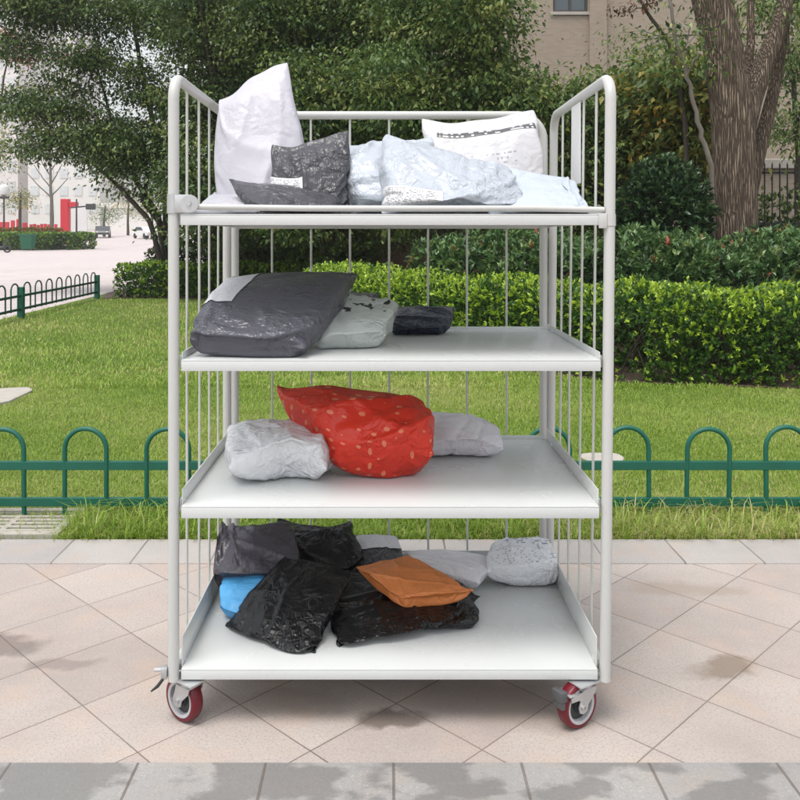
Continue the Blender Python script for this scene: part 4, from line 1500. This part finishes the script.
wx0, wx1, wz0 = at(553, 12, BY).x, at(588, 12, BY).x, at(553, 12, BY).z
m = MB()
for a, b in (((-1, BY, 0), (wx0, BY + 8, 14)), ((wx1, BY, 0), (30, BY + 8, 14)), ((wx0, BY, 0), (wx1, BY + 8, wz0)), ((wx0, BY, wz0 + 1.7), (wx1, BY + 8, 14))):
    m.box((a[0] - 8, a[1] - BY, a[2]), (b[0] - 8, b[1] - BY, b[2]))
m.build('wall', M_brick, bd)
bb((wx1 + .02, BY - .12, 0), (wx1 + .5, BY - .001, 14)).build('pilaster', M_brick, bd)
M_glass = NT('window_glass'); M_glass.bsdf((.05, .07, .08), .08, 0, None, .8); M_glass = M_glass.m
wf = bb((wx0 + .001, BY + .06, wz0 + .001), (wx0 + .07, BY + .14, wz0 + 1.69))
wf.box((wx1 - .07 - 8, .06, wz0 + .001), (wx1 - .001 - 8, .14, wz0 + 1.69)).box((wx0 + .072 - 8, .06, wz0 + .001), (wx1 - .072 - 8, .14, wz0 + .07)).box(((wx0 + wx1) / 2 - .03 - 8, .06, wz0 + .072), ((wx0 + wx1) / 2 + .03 - 8, .14, wz0 + 1.69))
win = wf.build('window', plain('dark_window_frame', (.05, .045, .04), .5), bd)
bb((wx0 + .07, BY + .1, wz0 + .07), (wx1 - .07, BY + .11, wz0 + 1.68)).build('pane', M_glass, win)
bb((wx0 - .08, BY - .06, wz0 - .09), (wx1 + .08, BY - .002, wz0 - .003), .005).build('sill', M_stone, bd)
# stone plinth courses with stepped coping, behind the trunk
pl = empty('stone_pier', (at(706, 190, 15.5).x, 15.5, 0), 'pale stone gate pier with a stepped top between rounded shrub and trunk', 'pier')
MB().box((-.28, -.25, 0), (.55, .3, 2.0), .01).build('shaft', M_stone, pl)
m = MB()
for k, (w, z) in enumerate(((.36, 2.002), (.30, 2.13), (.22, 2.26))):
    m.box((-w, -.3 + k * .04, z), (.27 + w, .35 - k * .04, z + .125), .012)
m.build('coping', M_stone, pl)
gw = empty('garden_wall', (12.5, 17, 0), 'pale stone garden wall behind the black iron railing', 'wall')
MB().box((-5.2, 0, 0), (10, .3, 2.55), .01).build('body', M_brick, gw)
MB().box((-5.3, -.08, 2.553), (10.1, .38, 2.75), .02).build('coping', M_stone, gw)
# low dark brick wall seen under the top shelf
lw = empty('planter_wall', (-.5, 21.8, 0), 'low dark red brick wall with stone coping behind the shrubs, seen below the top shelf', 'wall')
MB().box((-4, 0, 0), (7.5, .3, 1.05)).build('body', M_brick2, lw)
MB().box((-4.05, -.05, 1.053), (7.55, .35, 1.13), .01).build('coping', M_stone, lw)
MB().box((-4, .6, 0), (7.5, .9, 2.5)).build('upper_wall', M_brick2, lw)

# black iron railing right of the trunk
IY = 13.0
fx = [at(x, 235, IY).x for x in (688, 830)]
ir = empty('iron_railing', (fx[0], IY, 0), 'black iron railing with pointed bars behind the big trunk at the right', 'railing')
ztop = at(760, 162, IY).z
n = int((fx[1] - fx[0]) / .115)
for z in (ztop - .18, ztop - .95, .35):
    MB().box((-.02, -.012, z), (fx[1] - fx[0], .012, z + .035)).build('rail', M_iron, ir)
proto = None
for k in range(n):
    if proto is None:
        proto = MB().tube([(0, 0, 0), (0, 0, ztop - .06), (0, 0, ztop - .058), (0, 0, ztop)], [.011, .011, .015, .001], 6).build('bar', M_iron, ir)
        q = proto
    else:
        q = proto.copy(); COL.objects.link(q); q.parent = ir
    q.location = (k * .115, -.024, 0)

# ------------------------------------------------------------------ low hoop fence beside the road, left
A, Bp = gr(-60, 345), gr(98, 298.5)
P1, P2 = gr(21, 317.5), gr(97, 298.5)
d = (P2 - P1); step = d.length; dn = d.normalized()
rt = empty('roadside_fence', P1, 'low dark green hoop fence along the road at the left edge of the lawn', 'fence', None, math.atan2(dn.y, dn.x))
for z in (.11, .31):
    MB().box((-step * 1.6, -.018, z), (step, .018, z + .035), .003).build('rail', M_fence2, rt)
for xx in (-step, 0, step):
    MB().box((xx - .045, -.045, -.05), (xx + .045, .045, .46), .006).build('post', M_fence, rt)
hp = None
nh = 8
for sgm in (-1, 0):
    for k in range(nh):
        xx = sgm * step + (k + .5) * step / nh
        if hp is None:
            r = step / nh * .29
            pts = [(-r, 0, .1)] + [(-r * math.cos(t), 0, .42 + r * .7 * math.sin(t)) for t in np.linspace(0, math.pi, 11)] + [(r, 0, .1)]
            hp = MB().tube(pts, .012, 8).build('hoop', M_fence2, rt, True); q = hp
        else:
            q = hp.copy(); COL.objects.link(q); q.parent = rt
        q.location = (xx, 0, 0)

# ------------------------------------------------------------------ far left: street scene
def far(px, Y):
    return Vector(((px - VX) * Y / F, Y, gz(0, Y)))


IS = 72.0
hedge('island_hedge', [tuple(far(-40, IS + 1)[:2]), tuple(far(60, IS + 1)[:2]), tuple(far(90, IS + 3)[:2])], 2.4, 1.35, 38, .20, L_HEDGE,
      'long green hedge on the traffic island across the road', 'hedge', None,
      lambda p, s, t: np.where(rng.random(len(p)) < .35, .56 + .2 * rng.random(len(p)), .2 + .3 * rng.random(len(p))), .08)
hedge('flower_border', [tuple(far(-40, IS + 3.2)[:2]), tuple(far(62, IS + 3.4)[:2])], 1.6, 1.75, 30, .2, L_ORG,
      'strip of orange red bedding plants behind the island hedge', 'flower bed', None, None, .1)
p = far(28, 70.0)
bn_ = empty('wheelie_bin', p, 'green wheeled rubbish bin standing in front of the island hedge', 'bin')
m = MB()
V = [(-.38, -.4, .1), (.38, -.4, .1), (.38, .4, .1), (-.38, .4, .1), (-.5, -.52, 1.2), (.5, -.52, 1.2), (.5, .5, 1.2), (-.5, .5, 1.2)]
m.add(V, [(3, 2, 1, 0), (4, 5, 6, 7), (0, 1, 5, 4), (1, 2, 6, 5), (2, 3, 7, 6), (3, 0, 4, 7)]).build('body', M_bin, bn_)
MB().box((-.54, -.56, 1.203), (.54, .56, 1.32), .03).build('lid', M_bin, bn_)
for sx in (-.3, .3):
    MB().tube([(sx - .04, .3, .12), (sx + .04, .3, .12)], .12, 14).build('wheel', M_black, bn_)


def lamp(px, Y, top, label, arms=False):
    b = far(px, Y)
    o = empty('street_lamp', b, label, 'street lamp', 'street lamps across the road')
    h = at(px, top, Y).z - b.z
    MB().tube([(0, 0, 0), (0, 0, .8), (0, 0, .82), (0, 0, h)], [.16, .16, .09, .07], 10).build('pole', M_pole, o)
    if arms:
        MB().tube([(-.5, 0, h * .82), (1.4, 0, h * .86)], .07, 8).build('arm', M_pole, o)
        MB().box((.9, -.25, h * .78), (1.7, .25, h * .90), .05).build('lamp_head', M_pole, o)
    else:
        MB().lathe([(.05, 0), (.42, .1), (.5, .45), (.4, .85), (.1, 1.05)], 18, Matrix.Translation((0, 0, h)) @ Matrix.Rotation(math.pi / 2, 4, 'X'), True).build('lamp_globe', M_white, o, True)
        MB().box((-.35, -.35, h - .25), (.35, .35, h - .02), .05).build('lamp_bracket', M_pole, o)


lamp(4, 76, 196, 'dark lamp post with a pale globe at the far left edge')
lamp(76.5, 78, 199, 'thin dark post with a small side lamp beside the red gate', True)
# red gate and hoardings
p = far(66, 84)
rg = empty('red_gate', p, 'tall red gate post with a short red crossbar beside the hedge', 'gate')
MB().box((-.42, -.4, 0), (.34, .4, at(66, 199, 84).z - p.z), .05).build('post', M_red, rg)
MB().box((.345, -.3, at(66, 207, 84).z - p.z), (1.15, .3, at(66, 202, 84).z - p.z), .04).build('crossbar', M_red, rg)
p = far(25, 92)
hd = empty('red_hoarding', p, 'low red letters and panels of a roadside display beyond the island', 'sign')
zt = at(25, 218, 92).z - p.z
zb = at(25, 232, 92).z - p.z
for k, (x0_, x1_) in enumerate(((-2.8, -1.7), (-1.5, -1.1), (-.9, -.5), (-.25, .25))):
    MB().box((x0_, -.1, 0), (x1_, .1, zt * random.uniform(.8, 1.05)), .03).build('panel', M_red, hd)
for k in range(8):
    MB().box((.5 + k * .38, -.1, zb + .2), (.5 + k * .38 + .3, .1, zt * .72 * random.uniform(.92, 1.05)), .03).build('letter_block', M_red, hd)
MB().box((-2.8, .15, 0), (3.6, .3, zb + .25)).build('base', M_white, hd)
p = far(77, 96)
wp = empty('white_board', p, 'white display board standing behind the red gate', 'board')
MB().box((-1.9, 0, .2), (1.1, .2, at(77, 205, 96).z - p.z), .03).build('panel', M_white, wp)
MB().box((-1.7, .2, -.1), (-1.5, .3, 2)).box((.7, .2, -.1), (.9, .3, 2)).build('leg', M_white, wp)


# bare, staked young tree
Y = 78.0
b = far(51, Y)
stm = [{'p': [tuple(b), tuple(at(52, 215, Y)), tuple(at(51, 190, Y)), tuple(at(50, 160, Y)), tuple(at(50, 120, Y))], 'r': (.22, .05)}]
for (x0_, y0_, x1_, y1_) in ((51, 197, 26, 172), (51, 196, 68, 178), (51, 188, 34, 165), (51, 184, 62, 164), (50, 175, 38, 155), (50, 172, 60, 155)):
    stm.append({'p': [tuple(at(x0_, y0_, Y)), tuple(at((x0_ + x1_) / 2, (y0_ + y1_) / 2 + 1, Y)), tuple(at(x1_, y1_, Y))], 'r': (.07, .03)})
tree('bare_tree', 'young bare tree with upswept branches on the traffic island', tuple(b), stm, [pb(38, 120, 62, 150, Y, .8, 5)], L_MID, M_barkp, .2, 10, 'trees along the far street', False, None, .2, .5)
# yellow and green street trees
for px, Yt, x0_, x1_, t, bt, mat, k, lab in ((20, 90, 5, 34, 192, 214, L_YEL, 26, 'small yellow leaved street tree left of the bare tree'),
                                     (-4, 66, -24, 14, 120, 190, L_YEL, 40, 'yellow green tree cut by the left edge of the photo'),
                                     (104, 112, 88, 122, 205, 228, L_MID, 30, 'broad green street tree behind the parked dark car'),
                                     (128, 118, 112, 146, 196, 222, L_YEL, 26, 'pale yellow green street tree between the two parked cars'),
                                     (152, 100, 136, 172, 185, 225, L_MID, 34, 'green street tree behind the white car')):
    b = far(px, Yt)
    tree('street_tree', lab, tuple(b), [{'p': [tuple(b), tuple(at(px, (t + bt) / 2 + 4, Yt)), tuple(at(px + 1, t, Yt))], 'r': (.2, .06)}],
         [pb(x0_, t, x1_, bt, Yt, 1.6, k), pb(x0_ + 6, t - 6, x1_ - 6, (t + bt) / 2, Yt, 1.4, k // 2)], mat, M_bark, .26, 22, 'trees along the far street', False, None, .2, .6)
# red leaved tree, its tops showing through the gaps upper left
Y = 30.0
b = far(-8, Y); b.z = -.03
tree('red_leaf_tree', 'tree with clumps of red blossom at the upper left', tuple(b), [{'p': [tuple(b), tuple(at(-4, 150, Y)), tuple(at(2, 90, Y)), tuple(at(12, 30, Y))], 'r': (.07, .02)},
     {'p': [tuple(at(2, 95, Y)), tuple(at(40, 78, Y)), tuple(at(66, 52, Y))], 'r': (.02, .008)}],
     [pb(-2, 24, 14, 55, Y, .4, 12), pb(12, 48, 30, 70, Y, .4, 10), pb(60, 44, 74, 70, Y, .35, 6)], L_RED, M_bark, .11, 26, 'trees along the far street', False, None, .1, .2)


def car(px, Y, yaw, mat, label, s=1.0):
    b = far(px, Y)
    o = empty('parked_car', b, label, 'car', 'cars parked down the street', yaw)
    prof = [(-2.15, .35), (2.1, .35), (2.2, .62), (2.05, .82), (1.15, .95), (.55, 1.42), (-.9, 1.46), (-1.75, 1.0), (-2.2, .92)]
    MB().prism([(x * s, z * s) for x, z in prof], 1.7 * s, Matrix.Translation((0, -.85 * s, 0))).build('body', mat, o)
    MB().prism([(x * s, z * s) for x, z in [(1.02, .97), (.50, 1.36), (-.85, 1.40), (-1.5, 1.0)]], 1.74 * s, Matrix.Translation((0, -.87 * s, 0))).build('window', M_glass, o)
    MB().prism([(x * s, z * s) for x, z in [(-2.215, .94), (-1.74, 1.03), (-1.5, 1.16), (-2.0, 1.0)]], 1.2 * s, Matrix.Translation((0, -.6 * s, 0))).build('rear_window', M_glass, o)
    for x in (-1.35, 1.35):
        for y in (-.88, .70):
            MB().tube([(x * s, y * s, .32 * s), (x * s, (y + .18) * s, .32 * s)], .32 * s, 18).build('wheel', M_black, o)
    for y in (-.7, .45):
        MB().box((2.1 * s, y * s, .62 * s), (2.2 * s, (y + .25) * s, .76 * s), .02).build('headlight', M_white, o)


car(146, 104, math.radians(-50), plain('white_car_paint', (.75, .75, .74), .25), 'white car parked behind the leaning tree stems', 1.0)
car(103, 108, math.radians(-75), plain('dark_car_paint', (.06, .065, .07), .25), 'dark grey car parked at the end of the street', 1.0)
# scooter cut by the left edge
p = far(-2, 60)
sc = empty('parked_scooter', p, 'dark scooter at the left edge of the road, mostly out of frame', 'scooter')
for x in (-.6, .65):
    MB().lathe([(.17, -.05), (.27, -.05), (.27, .05), (.17, .05)], 20, Matrix.Translation((x, 0, .27))).build('wheel', M_black, sc, True)
MB().tube([(-.7, 0, .55), (-.3, 0, .6), (.1, 0, .35), (.4, 0, .4), (.55, 0, .95)], [.14, .16, .12, .1, .06], 10).build('body', M_pole, sc, True)
MB().box((-.75, -.14, .72), (-.1, .14, .84), .04).build('seat', M_black, sc)
MB().tube([(.5, -.32, 1.02), (.55, 0, .98), (.5, .32, 1.02)], .025, 8).build('handlebar', M_pole, sc)

# towers; distance haze and glare are put into their pale wall colours
M_tow = plain('hazed_pink_render', (.70, .655, .64), .8, 0, .05, .2)
M_tow2 = plain('hazed_cream_render', (.70, .675, .645), .8, 0, .05, .2)
M_pgl = plain('hazed_window_glass', (.58, .60, .61), .3, 0, .1, .5)  # glass colour paled toward the walls to stand in for haze


def tower(px0, px1, top, Y, mat, rows, cols, label, wmat):
    a, b = far(px0, Y), far(px1, Y)
    o = empty('tower_block', ((a.x + b.x) / 2, Y, a.z), label, 'building', 'pale buildings down the street')
    w = (b.x - a.x) / 2
    h = at(px0, top, Y).z - a.z
    MB().box((-w, 0, -.5), (w, 18, h)).build('wall', mat, o)
    MB().box((-w - .4, -.4, h + .003), (w + .4, 18.4, h + .9)).build('roof', mat, o)
    for r in range(rows):
        for c in range(cols):
            x = -w + (c + .5) * 2 * w / cols
            z = 3 + r * (h - 4) / rows
            ww = w / cols * .55
            f = MB().box((x - ww, -.12, z), (x + ww, -.002, z + (h - 4) / rows * .55)).build('window', wmat, o)


tower(-60, 18, -40, 175, M_tow, 12, 6, 'tall pale pink tower block at the far left behind the trees', M_pgl)
tower(28, 100, 120, 165, M_tow2, 5, 5, 'mid height cream building behind the bare tree', M_pgl)
tower(52, 76, 20, 210, M_tow, 12, 3, 'slim pale tower rising behind the cream building', M_pgl)
tower(104, 200, 208, 150, M_tow2, 2, 9, 'low cream building at the end of the street behind the parked cars', M_pgl)

# ------------------------------------------------------------------ the pale air of the street
HZM = bpy.data.materials.new('haze_air')
HZM.use_nodes = True
ht = HZM.node_tree
ht.nodes.clear()
hv = ht.nodes.new('ShaderNodeVolumePrincipled')
hv.inputs['Color'].default_value = (.97, .97, .98, 1)
hv.inputs['Density'].default_value = .0009
hv.inputs['Anisotropy'].default_value = .2
ho = ht.nodes.new('ShaderNodeOutputMaterial')
ht.links.new(hv.outputs[0], ho.inputs['Volume'])
hz = MB().box((-310, -70, -2), (310, 410, 75)).build('haze', HZM, None, origin=(0, 0, 0))
props(hz, 'pale even haze filling the air of the street', 'haze', kind='stuff')
